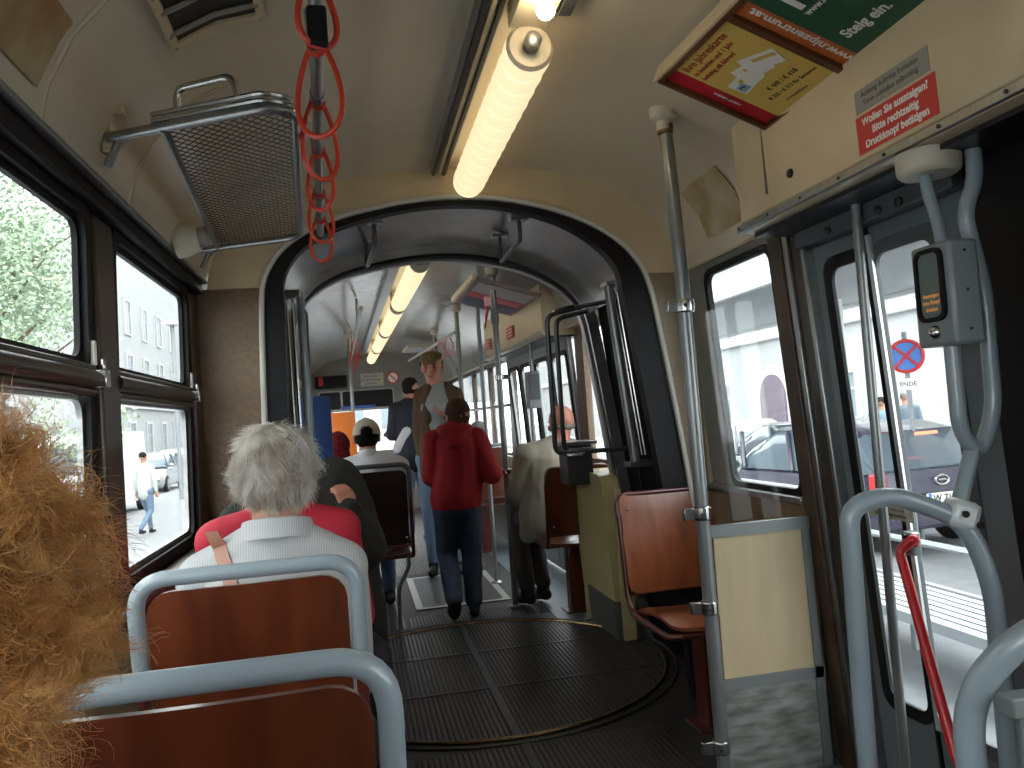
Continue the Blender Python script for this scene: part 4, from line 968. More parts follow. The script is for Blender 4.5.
# ================================================================= people
def caps(p0, r0, p1, r1, n=14, m=4, flat=None):
    p0 = V(p0); p1 = V(p1); ax = p1-p0; L = ax.length
    t = ax.normalized() if L > 1e-6 else V((0, 0, 1))
    a = t.orthogonal().normalized(); b = t.cross(a); vs = []; fs = []; rings = []
    for k in range(m+1): th = PI/2*k/m; rings.append((p0-t*r0*math.cos(th), max(r0*math.sin(th), 1e-4)))
    for k in range(m+1): th = PI/2*k/m; rings.append((p1+t*r1*math.sin(th), max(r1*math.cos(th), 1e-4)))
    for c, r in rings:
        for k in range(n):
            o = a*math.cos(2*PI*k/n)*r+b*math.sin(2*PI*k/n)*r
            if flat: f, s = V(flat[0]).normalized(), flat[1]; o = o-f*(o.dot(f))*(1-s)
            vs.append(c+o)
    for i in range(len(rings)-1):
        for k in range(n):
            l = (k+1) % n; fs.append((i*n+k, i*n+l, (i+1)*n+l, (i+1)*n+k))
    fs.append(tuple(range(n))[::-1]); fs.append(tuple((len(rings)-1)*n+k for k in range(n)))
    return vs, fs
def ell(c, r, R=None, n=18, m=12):
    c = V(c); vs = []; fs = []
    for i in range(m+1):
        t = PI*i/m
        for k in range(n):
            q = V((r[0]*math.sin(t)*math.cos(2*PI*k/n), r[1]*math.sin(t)*math.sin(2*PI*k/n), r[2]*math.cos(t)))
            vs.append(c+(R @ q if R else q))
    for i in range(m):
        for k in range(n):
            l = (k+1) % n; fs.append((i*n+k, (i+1)*n+k, (i+1)*n+l, i*n+l))
    return vs, fs
def blob(name, prims, m, parent=None, origin=None, vox=.008, smooth=3, wrinkle=0., wscale=14, cut=None):
    mb = MB()
    for vs, fs in prims: mb.add(vs, fs)
    me = bpy.data.meshes.new('b'); me.from_pydata(mb.v, [], mb.f)
    o = bpy.data.objects.new('b', me); COL.objects.link(o)
    rm = o.modifiers.new('r', 'REMESH'); rm.mode = 'VOXEL'; rm.voxel_size = vox; rm.use_smooth_shade = True
    sm = o.modifiers.new('s', 'SMOOTH'); sm.factor = .5; sm.iterations = smooth
    dg = bpy.context.evaluated_depsgraph_get(); out = bpy.data.meshes.new_from_object(o.evaluated_get(dg))
    bpy.data.objects.remove(o)
    if wrinkle:
        ns = [v.normal.copy() for v in out.vertices]
        for v, n in zip(out.vertices, ns):
            p = v.co; k = noise.noise(V((p.x*wscale, p.y*wscale, p.z*wscale*.6)))+.5*noise.noise(V((p.x*wscale*2.3, p.y*wscale*2.3, p.z*wscale*1.2+7)))
            v.co = p+n*k*wrinkle
    if cut:
        bm = bmesh.new(); bm.from_mesh(out)
        bmesh.ops.bisect_plane(bm, geom=bm.verts[:]+bm.edges[:]+bm.faces[:], plane_co=cut[0], plane_no=cut[1], clear_outer=True)
        bm.to_mesh(out); bm.free()
    return link(name, out, m, parent, origin)
def basis(fw, up=(0, 0, 1)):
    f = V(fw).normalized(); u = V(up); r = f.cross(u).normalized(); u = r.cross(f).normalized()
    return f, r, u, Matrix((r, f, u)).transposed()
def head_prims(c, fw, up=(0, 0, 1), s=1.):
    f, r, u, R = basis(fw, up); c = V(c)
    def at(a, b, d): return c+r*a*s+f*b*s+u*d*s
    E_ = lambda p, rad: ell(p, tuple(q*s for q in rad), R)
    out = [E_(at(0, -.012, .022), (.074, .090, .088)), E_(at(0, .012, -.04), (.058, .066, .070)), E_(at(0, .045, -.078), (.030, .030, .024)),
           caps(at(0, .078, .005), .010*s, at(0, .098, -.028), .013*s), caps(at(-.008, .086, -.031), .008*s, at(.008, .086, -.031), .008*s),
           caps(at(-.036, .072, .022), .011*s, at(.036, .072, .022), .011*s), caps(at(-.018, .078, -.060), .008*s, at(.018, .078, -.060), .008*s),
           E_(at(-.042, .052, -.020), (.022, .024, .020)), E_(at(.042, .052, -.020), (.022, .024, .020))]
    for sg in (-1, 1):
        out.append(E_(at(sg*.076, -.008, -.012), (.009, .017, .031)))
        out.append(caps(at(sg*.080, -.018, .010), .007*s, at(sg*.077, -.012, -.034), .006*s))
    return out, at, R
def hand_prims(w, d, pn, curl=.4, s=1., side=1):
    """wrist point, pointing direction, palm normal"""
    w = V(w); d = V(d).normalized(); pn = V(pn); pn = (pn-d*pn.dot(d)).normalized(); sd = d.cross(pn)*side
    out = [caps(w, .024*s, w+d*.03*s, .026*s, flat=(pn, .7))]
    for k in range(4): out.append(caps(w+d*.02*s+sd*(k-1.5)*.012*s, .015*s, w+d*.078*s+sd*(k-1.5)*.020*s, .0115*s))
    for k, L in enumerate((.068, .078, .073, .056)):
        p = w+d*.08*s+sd*(k-1.5)*.0205*s; dd = d
        for j in range(3):
            ang = curl*(.6+.5*j); q = (d*math.cos(ang*(j+1)*.8)+pn*math.sin(ang*(j+1)*.8)).normalized()
            e = p+q*L*s*(.45, .32, .23)[j]; out.append(caps(p, (.0095-.0008*j)*s, e, (.0088-.0009*j)*s, n=10, m=3)); p = e
    p = w+d*.022*s-sd*.026*s; e = p+(d*.75-sd*.6+pn*.3).normalized()*.040*s; out.append(caps(p, .012*s, e, .0105*s)); out.append(caps(e, .0105*s, e+(d*.9-sd*.15+pn*.35).normalized()*.032*s, .0085*s))
    return out
SKIN = mat('skin', (.48, .24, .16), .5, scale=20, var=.12, bump=.1); SKIN2 = mat('ruddy_skin', (.50, .21, .14), .5, scale=20, var=.12, bump=.1)
def clumps(seeds, n, per, rad, conv=.5):
    out = []
    for p, d in random.sample(seeds, n):
        p = V(p); d = V(d).normalized(); ph = random.uniform(0, 6.28); fr = random.uniform(.8, 1.2)
        for _ in range(per):
            o = V((random.gauss(0, rad), random.gauss(0, rad), random.gauss(0, rad))); o = o-d*o.dot(d)*.3
            out.append((p+o, (d-o*conv/.05).normalized(), ph+random.gauss(0, .25), fr))
    return out
def strands(name, m, parent, seeds, length, grav, curl, rad, segs=7, jitter=.3, freq=30, taper=True):
    """seeds: list of (pos, dir)"""
    mb_v = []; mb_f = []
    for sd_ in seeds:
        p, d = sd_[0], sd_[1]
        p = V(p); d = V(d).normalized(); L = length*random.uniform(.6, 1.2); r = rad*random.uniform(.7, 1.2)
        ph = random.uniform(0, 6.28); fr = random.uniform(.7, 1.3)
        if len(sd_) > 2: ph, fr = sd_[2], sd_[3]
        a = d.orthogonal().normalized(); b = d.cross(a)
        d = (d+V((random.gauss(0, jitter), random.gauss(0, jitter), random.gauss(0, jitter)))).normalized()
        k0 = len(mb_v); st = L/segs
        for i in range(segs+1):
            rr = r*(1-.75*i/segs) if taper else r
            for q in range(3):
                t_ = 2*PI*q/3; mb_v.append(p+(a*math.cos(t_)+b*math.sin(t_))*rr)
            an = ph+fr*i*freq*st
            d = (d+V((0, 0, -1))*grav*st*10+(a*math.cos(an)+b*math.sin(an))*curl).normalized()
            p = p+d*st
        for i in range(segs):
            for q in range(3):
                l = (q+1) % 3; mb_f.append((k0+i*3+q, k0+i*3+l, k0+i*3+3+l, k0+i*3+3+q))
    me = bpy.data.meshes.new('h'); me.from_pydata([tuple(v) for v in mb_v], [], mb_f)
    return link(name, me, m, parent)
def person(prims, skin, origin, label, group=None, vox=.007):
    o = blob('person', prims, skin, None, origin, vox, 3)
    return props(o, label, 'person', group)
def shell_seeds(c, rad, n, fn_ok, R=None, comb=None, lift=.35):
    out = []; c = V(c)
    while len(out) < n:
        q = V((random.gauss(0, 1), random.gauss(0, 1), random.gauss(0, 1))).normalized()
        if not fn_ok(q): continue
        p = V((q.x*rad[0], q.y*rad[1], q.z*rad[2])); nn = V((q.x/rad[0], q.y/rad[1], q.z/rad[2])).normalized()
        if R: p = R @ p; nn = R @ nn
        d = nn
        if comb:
            cd = V(comb(q)); cd = R @ cd if R else cd; cd = cd-nn*cd.dot(nn)
            d = (cd.normalized()+nn*lift).normalized()
        out.append((c+p, d))
    return out
def seated(hc, fw=(0, 1, 0), s=1., z_sh=None, lean=0., hunch=0.):
    """joint set of a seated person; hc = head centre"""
    hc = V(hc); f, r, u, R = basis(fw)
    J = {}
    J['neck'] = hc+V((0, 0, -.135))*s-f*.035*s; J['chest'] = hc+V((0, 0, -.30))*s-f*.05*s
    J['sl'] = J['neck']-r*.175*s+V((0, 0, -.055))*s; J['sr'] = J['neck']+r*.175*s+V((0, 0, -.055))*s
    J['pel'] = V((hc.x, hc.y, .53))-f*.03
    J['hl'] = J['pel']-r*.09; J['hr'] = J['pel']+r*.09
    J['kl'] = J['hl']+f*.42+V((0, 0, -.02)); J['kr'] = J['hr']+f*.42+V((0, 0, -.02))
    J['al'] = V((J['kl'].x, J['kl'].y, .09))+f*.03; J['ar'] = V((J['kr'].x, J['kr'].y, .09))+f*.03
    J['el'] = J['sl']+V((0, 0, -.26))*s-r*.04; J['er'] = J['sr']+V((0, 0, -.26))*s+r*.04
    J['wl'] = J['el']+f*.22+r*.06+V((0, 0, -.02)); J['wr'] = J['er']+f*.22-r*.06+V((0, 0, -.02))
    return J, f, r, u, R
def top_prims(J, f, r, s=1., k=1., arms=True, hem=None):
    o = []
    n = J['neck']; pel = J['pel']
    o.append(caps(J['sl']+r*.035, .062*k, J['sr']-r*.035, .062*k, flat=(f, 1.0)))
    o.append(caps(n+V((0, 0, -.02)), .055*k, n+V((0, 0, -.08)), .09*k, flat=(f, .8)))
    o.append(caps(n*.75+pel*.25, .155*k*s, n*.4+pel*.6, .15*k*s, flat=(f, .70)))
    o.append(caps(n*.4+pel*.6, .15*k*s, pel if hem is None else hem, .155*k*s, flat=(f, .78)))
    if arms:
        for a in 'lr':
            o.append(caps(J['s'+a], .058*k, J['e'+a], .048*k)); o.append(caps(J['e'+a], .047*k, J['w'+a], .036*k))
    return o
def leg_prims(J, k=1.):
    o = []
    for a in 'lr':
        o.append(caps(J['h'+a], .088*k, J['k'+a], .064*k)); o.append(caps(J['k'+a], .062*k, J['a'+a]+V((0, 0, .03)), .046*k))
    o.append(caps(J['hl'], .10*k, J['hr'], .10*k))
    return o
def shoe_prims(a, f, s=1.):
    a = V(a); f = V(f)
    return [caps(a+V((0, 0, -.045))-f*.03*s, .036*s, a+V((0, 0, -.052))+f*.13*s, .032*s), caps(a+V((0, 0, 0)), .04*s, a+V((0, 0, -.04)), .04*s), ell(a+V((0, 0, -.075))+f*.05*s, (.042*s, .042*s, .012))]
def under(J, s=1.):
    """slim body inside the clothes so that the figure is one continuous surface"""
    o = [caps(J['neck'], .05*s, J['chest'], .10*s), caps(J['chest'], .11*s, J['pel'], .11*s), caps(J['sl'], .04, J['sr'], .04)]
    for a in 'lr':
        o += [caps(J['neck'], .04, J['s'+a], .04), caps(J['s'+a], .04, J['e'+a], .034), caps(J['e'+a], .034, J['w'+a], .025), caps(J['pel'], .08, J['h'+a], .07), caps(J['h'+a], .07, J['k'+a], .05), caps(J['k'+a], .048, J['a'+a], .035)]
    return o

# --- curly blonde passenger at the left edge
HB = V((-.712, .60, 1.10))
J, f, r, u, R = seated(HB, (.05, 1, 0))
hp, at, HR = head_prims(HB, (.12, 1, -.05), s=1.)
P_ = person(hp+[caps(HB+V((0, -.03, -.06)), .052, J['neck']+V((0, 0, -.02)), .055)]+under(J)+hand_prims(J['wl'], f, V((0, 0, -1)), .5)+hand_prims(J['wr'], f, V((0, 0, -1)), .5, side=-1), SKIN2, (HB.x, HB.y, 0), 'person with frizzy strawberry blonde hair seen from behind at the left edge', vox=.008)
blob('top', top_prims(J, f, r), mat('dark_plum_cloth', (.05, .02, .03), .8), P_, vox=.012, wrinkle=.003)
blob('trousers', leg_prims(J), mat('dark_cloth', (.02, .02, .025), .8), P_, vox=.012)
blob('shoes', shoe_prims(J['al'], f)+shoe_prims(J['ar'], f), BLACK, P_, vox=.008)
def hairmat(name, c, c2, rough=.45, scale=90):
    return mat(name, c, rough, scale=scale, col2=c2, spec=.35)
BL = hairmat('strawberry_blonde_hair', (.80, .44, .17), (.42, .18, .05), scale=30)
BLm = hairmat('strawberry_blonde_hair_mass', (.50, .24, .08), (.20, .08, .02), scale=30)
HC = HB+V((0, -.01, .02))
def frizz(q): return 1+.10*noise.noise(q*2.2+V((3, 1, 5)))
pr = [ell(HC, (.098, .112, .108)), ell(HC+V((.01, -.03, -.05)), (.088, .085, .082)), ell(HC+V((.045, .0, .03)), (.05, .07, .05)), ell(HC+V((.06, -.02, -.035)), (.04, .05, .045)), ell(HC+V((0, -.02, .060)), (.070, .08, .04)), ell(HC+V((.01, -.035, -.085)), (.072, .062, .050))]
hm = blob('hair', pr, BLm, P_, vox=.007, smooth=3, wrinkle=.010, wscale=34)
sd = []
for i in range(17000):
    q = V((random.gauss(0, 1), random.gauss(0, 1), random.gauss(0, 1))).normalized()
    if q.z < -.80 or (q.y > .75 and abs(q.x) < .5 and q.z < .35): continue
    k = frizz(q)*.95
    lump = V((math.sin(9*q.z+3*q.x), math.sin(8*q.x+2*q.z), math.cos(9*q.y+4*q.z)))
    n_ = q
    sd.append((HC+V((q.x*.098*k, q.y*.110*k, q.z*.112*k-.004)), (n_*.30+lump.cross(q)*.9).normalized()))
strands('hair_curls', BL, hm, sd[:7000], .055, .03, .28, .00042, 9, .16, 110)
strands('hair_locks', BL, hm, clumps(sd, 520, 30, .0045, .35), .075, .02, .55, .00042, 12, .04, 120)
sd1 = sd; sd2 = [(HC+V((q[0].x-HC.x, q[0].y-HC.y, q[0].z-HC.z))*1.0, q[1]) for q in random.sample(sd, 900)]
strands('flyaway_hair', hairmat('pale_blonde_hair', (.72, .48, .24), (.5, .3, .12)), hm, [(p, (p-HC).normalized()) for p, d in sd2], .055, .05, .30, .00038, 9, .35, 90)
low_ = [(HC+V((.01, -.035, -.085))+V((q.x*.076, q.y*.066, q.z*.055)), q+V((0, 0, -.3))) for q in [V((random.gauss(0, 1), random.gauss(0, 1), random.gauss(0, 1))).normalized() for _ in range(2500)] if q.z < .5]
strands('hair_curls', BL, hm, low_, .045, .02, .45, .00042, 9, .16, 110)
nape = [(HC+V((random.uniform(.0, .07), random.uniform(-.07, .02), -.105-random.uniform(0, .02))), V((random.uniform(.0, .8), random.uniform(-.3, .3), -1))) for _ in range(420)]
strands('nape_curls', hairmat('pale_blonde_hair', (0, 0, 0), (0, 0, 0)), hm, nape, .085, -.02, .42, .00045, 10, .3, 70)

# --- white-haired passenger in the striped shirt
HW = V((-.597, 1.80, 1.105))
J, f, r, u, R = seated(HW, (.02, 1, 0), .98)
for a_, sg in (('l', -1), ('r', 1)):
    J['s'+a_] = J['neck']+V((.155*sg if sg < 0 else .128, .0, -.065)); J['e'+a_] = J['s'+a_]+V((sg*.012, .06, -.27)); J['w'+a_] = J['e'+a_]+V((-sg*.03, .22, -.02))
hp, at, HR = head_prims(HW, (.02, 1, -.12), s=1.)
W_ = person(hp+[caps(HW+V((0, -.035, -.05)), .050, J['neck']+V((0, 0, 0)), .052)]+under(J)+hand_prims(J['wl'], f, V((0, 0, -1)), .5)+hand_prims(J['wr'], f, V((0, 0, -1)), .5, side=-1), SKIN, (HW.x, HW.y, 0), 'person with wavy white hair and finely striped shirt seen from behind', vox=.007)
SH = mat('striped_shirt_cloth', (.62, .64, .66), .8)
nt = SH.node_tree; wv = nt.nodes.new('ShaderNodeTexWave'); wv.bands_direction = 'X'; wv.inputs['Scale'].default_value = 95; wv.inputs['Distortion'].default_value = .3
tc = nt.nodes.new('ShaderNodeTexCoord'); nt.links.new(tc.outputs['Object'], wv.inputs['Vector']); cr = nt.nodes.new('ShaderNodeValToRGB')
cr.color_ramp.elements[0].color = (.30, .31, .335, 1); cr.color_ramp.elements[1].color = (.50, .50, .49, 1); cr.color_ramp.elements[0].position = .2; cr.color_ramp.elements[1].position = .5
nt.links.new(wv.outputs['Color'], cr.inputs[0]); nt.links.new(cr.outputs[0], nt.nodes['Principled BSDF'].inputs['Base Color'])
shp = top_prims(J, f, r, .86, .90)
shp += [caps(J['sl']+V((0, 0, .0)), .056, J['neck']+V((-.03, -.01, .0)), .050), caps(J['sr'], .056, J['neck']+V((.03, -.01, .0)), .050), ell(J['chest']+V((0, -.035, .02)), (.155, .070, .14))]
sh = blob('shirt', shp, SH, W_, vox=.010, wrinkle=.005, wscale=9)
cpts = [(J['neck']+V((.064*math.cos(a), .058*math.sin(a)-.002, .028+.012*math.sin(-a)))) for a in [2*PI*k/28 for k in range(28)]]
cl = MB()
cl.loft([[p+(p-J['neck']).normalized()*k_+V((0, 0, z_)) for p in cpts] for k_, z_ in ((-.004, -.03), (-.006, .012), (-.002, .018), (.007, .012), (.022, -.035))], cap=False)
cl.build('collar', SH, sh)
from mathutils.bvhtree import BVHTree
bv = BVHTree.FromPolygons([tuple(v.co+sh.location+W_.location) for v in sh.data.vertices], [tuple(p_.vertices) for p_ in sh.data.polygons])
vs = []; fs = []; ns_ = 16
for i in range(ns_+1):
    k = i/ns_; x = -.722+.10*k; z = 1.01-.26*k
    for off in (-.013, .013):
        hit = bv.ray_cast(V((x+off, 1.2, z+off*.35)), V((0, 1, 0)))
        q = hit[0] if hit[0] is not None else V((x+off, 1.72, z))
        vs += [q+V((0, -.0045, .0)), q+V((0, .004, .0))]
for i in range(ns_):
    a_ = 4*i; fs += [(a_, a_+2, a_+6, a_+4), (a_+1, a_+5, a_+7, a_+3), (a_, a_+4, a_+5, a_+1), (a_+2, a_+3, a_+7, a_+6)]
MB().add(vs, fs).build('bag_strap', mat('tan_leather', (.36, .17, .11), .5), W_)
blob('trousers', leg_prims(J), mat('dark_cloth', (0, 0, 0)), W_, vox=.012)
blob('shoes', shoe_prims(J['al'], f)+shoe_prims(J['ar'], f), BLACK, W_, vox=.008)
WHm = hairmat('white_hair_mass', (.36, .33, .28), (.20, .17, .13), scale=30); WHh = hairmat('white_hair', (.70, .67, .64), (.40, .33, .26), scale=14)
HH = HW+V((0, -.012, .030))
hm = blob('hair', [ell(HH, (.077, .094, .084)), ell(HH+V((0, -.032, -.025)), (.070, .064, .064)), ell(HH+V((-.036, -.02, .005)), (.042, .066, .056)), ell(HH+V((.036, -.02, .005)), (.042, .066, .056)), ell(HH+V((-.02, -.05, .03)), (.045, .045, .045)), ell(HH+V((.0, -.01, .030)), (.066, .08, .054))], WHm, W_, vox=.007, smooth=3, wrinkle=.004, wscale=30)
crown = V((.05, -.25, .95)).normalized()
def combW(q):
    t = (q-crown*q.dot(crown)); 
    if t.length < .05: t = V((1, 0, 0))
    t.normalize(); sw = crown.cross(t)
    nv = noise.noise_vector(q*1.9)*.6
    return t+sw*(.45*math.sin(5*q.x+2)+.25)+V((0, 0, -.25))+nv
ok = lambda q: not (q.y > .62 and q.z < .2) and q.z > -.78
swh = shell_seeds(HH+V((0, -.004, -.004)), (.078, .094, .082), 4000, ok, None, combW, .0)
strands('hair_waves', WHh, hm, swh, .038, .12, .04, .0006, 7, .02, 45)
strands('hair_locks', WHh, hm, clumps([(HH+(p_-HH)*.955, d_) for p_, d_ in swh], 420, 30, .0065, .35), .052, .12, .07, .00055, 9, .01, 50)
sw2 = shell_seeds(HH+V((0, -.035, -.030)), (.071, .067, .066), 1500, lambda q: q.z < .2 and q.y < .3, None, lambda q: V((q.x*.3+.2*math.sin(q.x*9), 0, -1)), .04)
strands('hair_waves', WHh, hm, sw2, .032, .05, .10, .0006, 6, .06, 45)
strands('hair_locks', WHh, hm, clumps(sw2, 130, 22, .005, .4), .040, .08, .16, .00055, 7, .02, 60)

# --- passenger in red, hidden behind the white hair
HR_ = V((-.655, 2.42, 1.085))
J, f, r, u, R = seated(HR_, (0, 1, 0), .95)
hp, at, _ = head_prims(HR_, (0, 1, -.1), s=.97)
p = person(hp+[caps(HR_+V((0, -.03, -.05)), .048, J['neck'], .05)]+under(J)+hand_prims(J['wl'], f, V((0, 0, -1)), .5)+hand_prims(J['wr'], f, V((0, 0, -1)), .5, side=-1), SKIN, (HR_.x, HR_.y, 0), 'person in a bright red top seated just ahead of the white-haired passenger', vox=.009)
blob('red_top', top_prims(J, f, r, 1, 1.02)+[caps(J['sl'], .066, J['neck'], .06), caps(J['sr'], .066, J['neck'], .06)], mat('bright_red_cloth', (.40, .010, .028), .8), p, vox=.011, wrinkle=.005)
blob('trousers', leg_prims(J), mat('dark_cloth', (0, 0, 0)), p, vox=.012); blob('shoes', shoe_prims(J['al'], f)+shoe_prims(J['ar'], f), BLACK, p, vox=.009)
blob('hair', [ell(HR_+V((0, -.010, .030)), (.083, .095, .088)), ell(HR_+V((0, -.03, -.025)), (.080, .066, .068))], mat('dark_hair', (.02, .013, .01), .75, spec=.12), p, vox=.008, wrinkle=.002, wscale=60)
# --- passenger in the dark coat, facing back
HD = V((-.66, 2.82, 1.10))
J, f, r, u, R = seated(HD, (.12, -1, 0), 1.0)
for k_ in ('kl', 'kr', 'al', 'ar'): J[k_] = J[k_]+V((0, .16, 0))
J['sl'] = V((-.50, 2.80, 1.02)); J['el'] = V((-.415, 2.74, .80)); J['wl'] = V((-.462, 2.66, .935))
J['kl'] = V((-.42, 2.50, .50)); J['al'] = V((-.40, 2.55, .09)); J['kr'] = V((-.86, 2.60, .50)); J['ar'] = V((-.86, 2.62, .09)); J['wr'] = V((-.80, 2.62, .62))
hp, at, _ = head_prims(HD, (.15, -1, -.1))
p = person(hp+[caps(HD+V((0, .03, -.05)), .050, J['neck'], .055)]+under(J)+hand_prims(J['wl'], (-.25, .25, .9), (-.6, .8, 0), 1.5, .85)+hand_prims(J['wr'], f, V((0, 0, -1)), .5), SKIN2, (HD.x, HD.y, 0), 'person in a dark olive coat with a raised fist beside the left bulkhead', vox=.007)
CO = mat('dark_olive_coat', (.014, .013, .008), .9, scale=30, var=.3)
blob('coat', top_prims(J, f, r, 1, 1.08)+[caps(J['sl'], .085, J['el'], .072), caps(J['el'], .068, J['wl'], .042), caps(J['el']+V((.0, .03, 0)), .06, V((-.40, 2.80, .50)), .075, flat=((1, 0, 0), .6)), caps(V((-.44, 2.86, .8)), .07, V((-.385, 2.84, .32)), .07, flat=((1, 0, 0), .5)), caps(J['sl'], .08, J['neck'], .07)], CO, p, vox=.011, wrinkle=.008, wscale=12)
blob('trousers', leg_prims(J), mat('dark_cloth', (0, 0, 0)), p, vox=.012); blob('shoes', shoe_prims(J['al'], f)+shoe_prims(J['ar'], f), BLACK, p, vox=.009)
blob('hair', [ell(HD+V((0, .006, .036)), (.084, .095, .086)), ell(HD+V((0, .03, -.02)), (.082, .068, .065))], mat('dark_hair', (0, 0, 0)), p, vox=.008, wrinkle=.002, wscale=60)

# --- man with the beige cap
HM = V((-.365, 5.05, 1.135))
J, f, r, u, R = seated(HM, (0, 1, 0), 1.05)
J['er'] = J['sr']+V((.05, .05, -.27)); J['wr'] = J['er']+V((-.02, .2, -.02))
hp, at, _ = head_prims(HM, (.05, 1, 0))
p = person(hp+[caps(HM+V((0, -.03, -.05)), .052, J['neck'], .056)]+under(J)+hand_prims(J['wl'], f, V((0, 0, -1)), .5)+hand_prims(J['wr'], f, V((0, 0, -1)), .5, side=-1), SKIN2, (HM.x, HM.y, 0), 'person in a beige baseball cap and white shirt seated beyond the articulation', vox=.007)
sh = blob('shirt', top_prims(J, f, r, 1.02, 1.08)+[caps(J['sl'], .068, J['neck'], .06), caps(J['sr'], .068, J['neck'], .06)], mat('white_shirt_cloth', (.66, .66, .66), .8), p, vox=.011, wrinkle=.005)
blob('collar', [caps(J['neck']+V((0, 0, .0)), .062, J['neck']+V((0, -.005, .035)), .057)], mat('white_shirt_cloth', (0, 0, 0)), sh, vox=.006)
blob('trousers', leg_prims(J), mat('jeans', (.06, .10, .17), .85), p, vox=.012); blob('shoes', shoe_prims(J['al'], f)+shoe_prims(J['ar'], f), BLACK, p, vox=.009)
blob('hair', [ell(HM+V((0, -.022, -.002)), (.078, .080, .066)), ell(HM+V((0, -.05, -.035)), (.058, .040, .040)), ell(HM+V((0, -.060, .026)), (.050, .053, .052))], mat('black_hair', (.006, .005, .005), .8, spec=.1), p, vox=.007, wrinkle=.002, wscale=60)
CAPM = mat('beige_cap_cloth', (.48, .42, .31), .8)
vs, fs = ell(HM+V((0, -.008, .018)), (.086, .099, .098), None, 28, 16)
mb = MB().add(vs, fs); me = mb.mesh(); bm = bmesh.new(); bm.from_mesh(me)
bmesh.ops.bisect_plane(bm, geom=bm.verts[:]+bm.edges[:]+bm.faces[:], plane_co=HM+V((0, -.05, .012)), plane_no=(0, -.12, -1), clear_outer=True)
# half-round opening at the back
dl = [v for v in bm.verts if v.co.y < HM.y-.03 and (v.co.x-HM.x)**2+(v.co.z-(HM.z+.008))**2 < .037**2]
bmesh.ops.delete(bm, geom=dl, context='VERTS'); bm.to_mesh(me); bm.free()
cp = link('cap', me, CAPM, p); so = cp.modifiers.new('s', 'SOLIDIFY'); so.thickness = .003
MB().tube([HM+V((.040*math.cos(a), -.094+.015*math.cos(a)**2, .006+.0*a)) for a in (PI, PI*.8, PI*.6, PI*.4, PI*.2, 0)], .006, 6).build('cap_strap', CAPM, cp)
MB().tube([HM+V((-.024, -.100, .062)), HM+V((.022, -.100, .062))], .005, 6).build('cap_print', INK, cp)
MB().ball(HM+V((0, -.008, .117)), (.010, .010, .004), 10, 6).build('cap_button', CAPM, cp)
MB().loft([[HM+V((x, .075, .02+th)), HM+V((x, .155-abs(x)*.4, .012+th))] + [HM+V((x, .155-abs(x)*.4, .016+th)), HM+V((x, .075, .024+th))] for x, th in ((-.07, -.008), (-.04, 0), (0, .004), (.04, 0), (.07, -.008))]).build('cap_peak', CAPM, cp)
# --- passenger with dark red hair
HQ = V((-.565, 6.05, 1.05))
J, f, r, u, R = seated(HQ, (0, 1, 0), .95); hp, at, _ = head_prims(HQ, (.2, 1, 0), s=.95)
p = person(hp+[caps(HQ+V((0, -.03, -.05)), .048, J['neck'], .052)]+under(J)+hand_prims(J['wl'], f, V((0, 0, -1)), .5)+hand_prims(J['wr'], f, V((0, 0, -1)), .5, side=-1), SKIN, (HQ.x, HQ.y, 0), 'person with dark red hair seated in front of the orange panel', vox=.009)
blob('top', top_prims(J, f, r), mat('grey_brown_cloth', (.18, .14, .10), .8), p, vox=.013, wrinkle=.004); blob('trousers', leg_prims(J), mat('dark_cloth', (0, 0, 0)), p, vox=.013); blob('shoes', shoe_prims(J['al'], f)+shoe_prims(J['ar'], f), BLACK, p, vox=.01)
hm = blob('hair', [ell(HQ+V((0, -.018, .03)), (.088, .098, .100)), ell(HQ+V((0, -.045, -.055)), (.088, .065, .10))], mat('dark_red_hair', (.12, .010, .012), .85, scale=90, var=.7, spec=.1, bump=.6), p, vox=.009, wrinkle=.004, wscale=40)

# --- child in the red hooded jacket
def stand(x, y, H, fw, **k):
    f, r, u, R = basis(fw); s = H/1.75; B0 = V((x, y, 0)); J = {}
    J['head'] = B0+u*(H-.115*s*(1.0 if H > 1.5 else 1.12)); J['neck'] = B0+u*(1.50*s); J['chest'] = B0+u*(1.30*s)
    J['sl'] = B0-r*.175*s+u*1.43*s; J['sr'] = B0+r*.175*s+u*1.43*s
    J['el'] = J['sl']-r*.05*s-u*.28*s; J['er'] = J['sr']+r*.05*s-u*.28*s; J['wl'] = J['el']-u*.25*s+f*.05*s; J['wr'] = J['er']-u*.25*s+f*.05*s
    J['pel'] = B0+u*.93*s; J['hl'] = B0-r*.09*s+u*.90*s; J['hr'] = B0+r*.09*s+u*.90*s
    J['kl'] = B0-r*.10*s+u*.50*s+f*.02*s; J['kr'] = B0+r*.10*s+u*.50*s+f*.02*s; J['al'] = B0-r*.10*s+u*.085*s; J['ar'] = B0+r*.10*s+u*.085*s
    return J, f, r, u, R, s
J, f, r, u, R, s = stand(.165, 4.90, 1.33, (.10, 1, 0))
J['head'] = V((.190, 4.90, 1.225))
J['kl'] = V((.075, 4.98, .38)); J['al'] = V((.085, 4.82, .115)); J['kr'] = V((.225, 4.95, .36)); J['ar'] = V((.215, 4.92, .075))
J['er'] = V((.375, 4.84, .85)); J['wr'] = V((.330, 5.02, .84)); J['el'] = V((.0, 4.92, .86)); J['wl'] = V((.04, 5.10, .86))
J['hl'] = V((.085, 4.90, .66)); J['hr'] = V((.215, 4.90, .66)); J['pel'] = V((.155, 4.90, .70))
hp, at, _ = head_prims(J['head'], (-.25, 1, .12), s=.93)
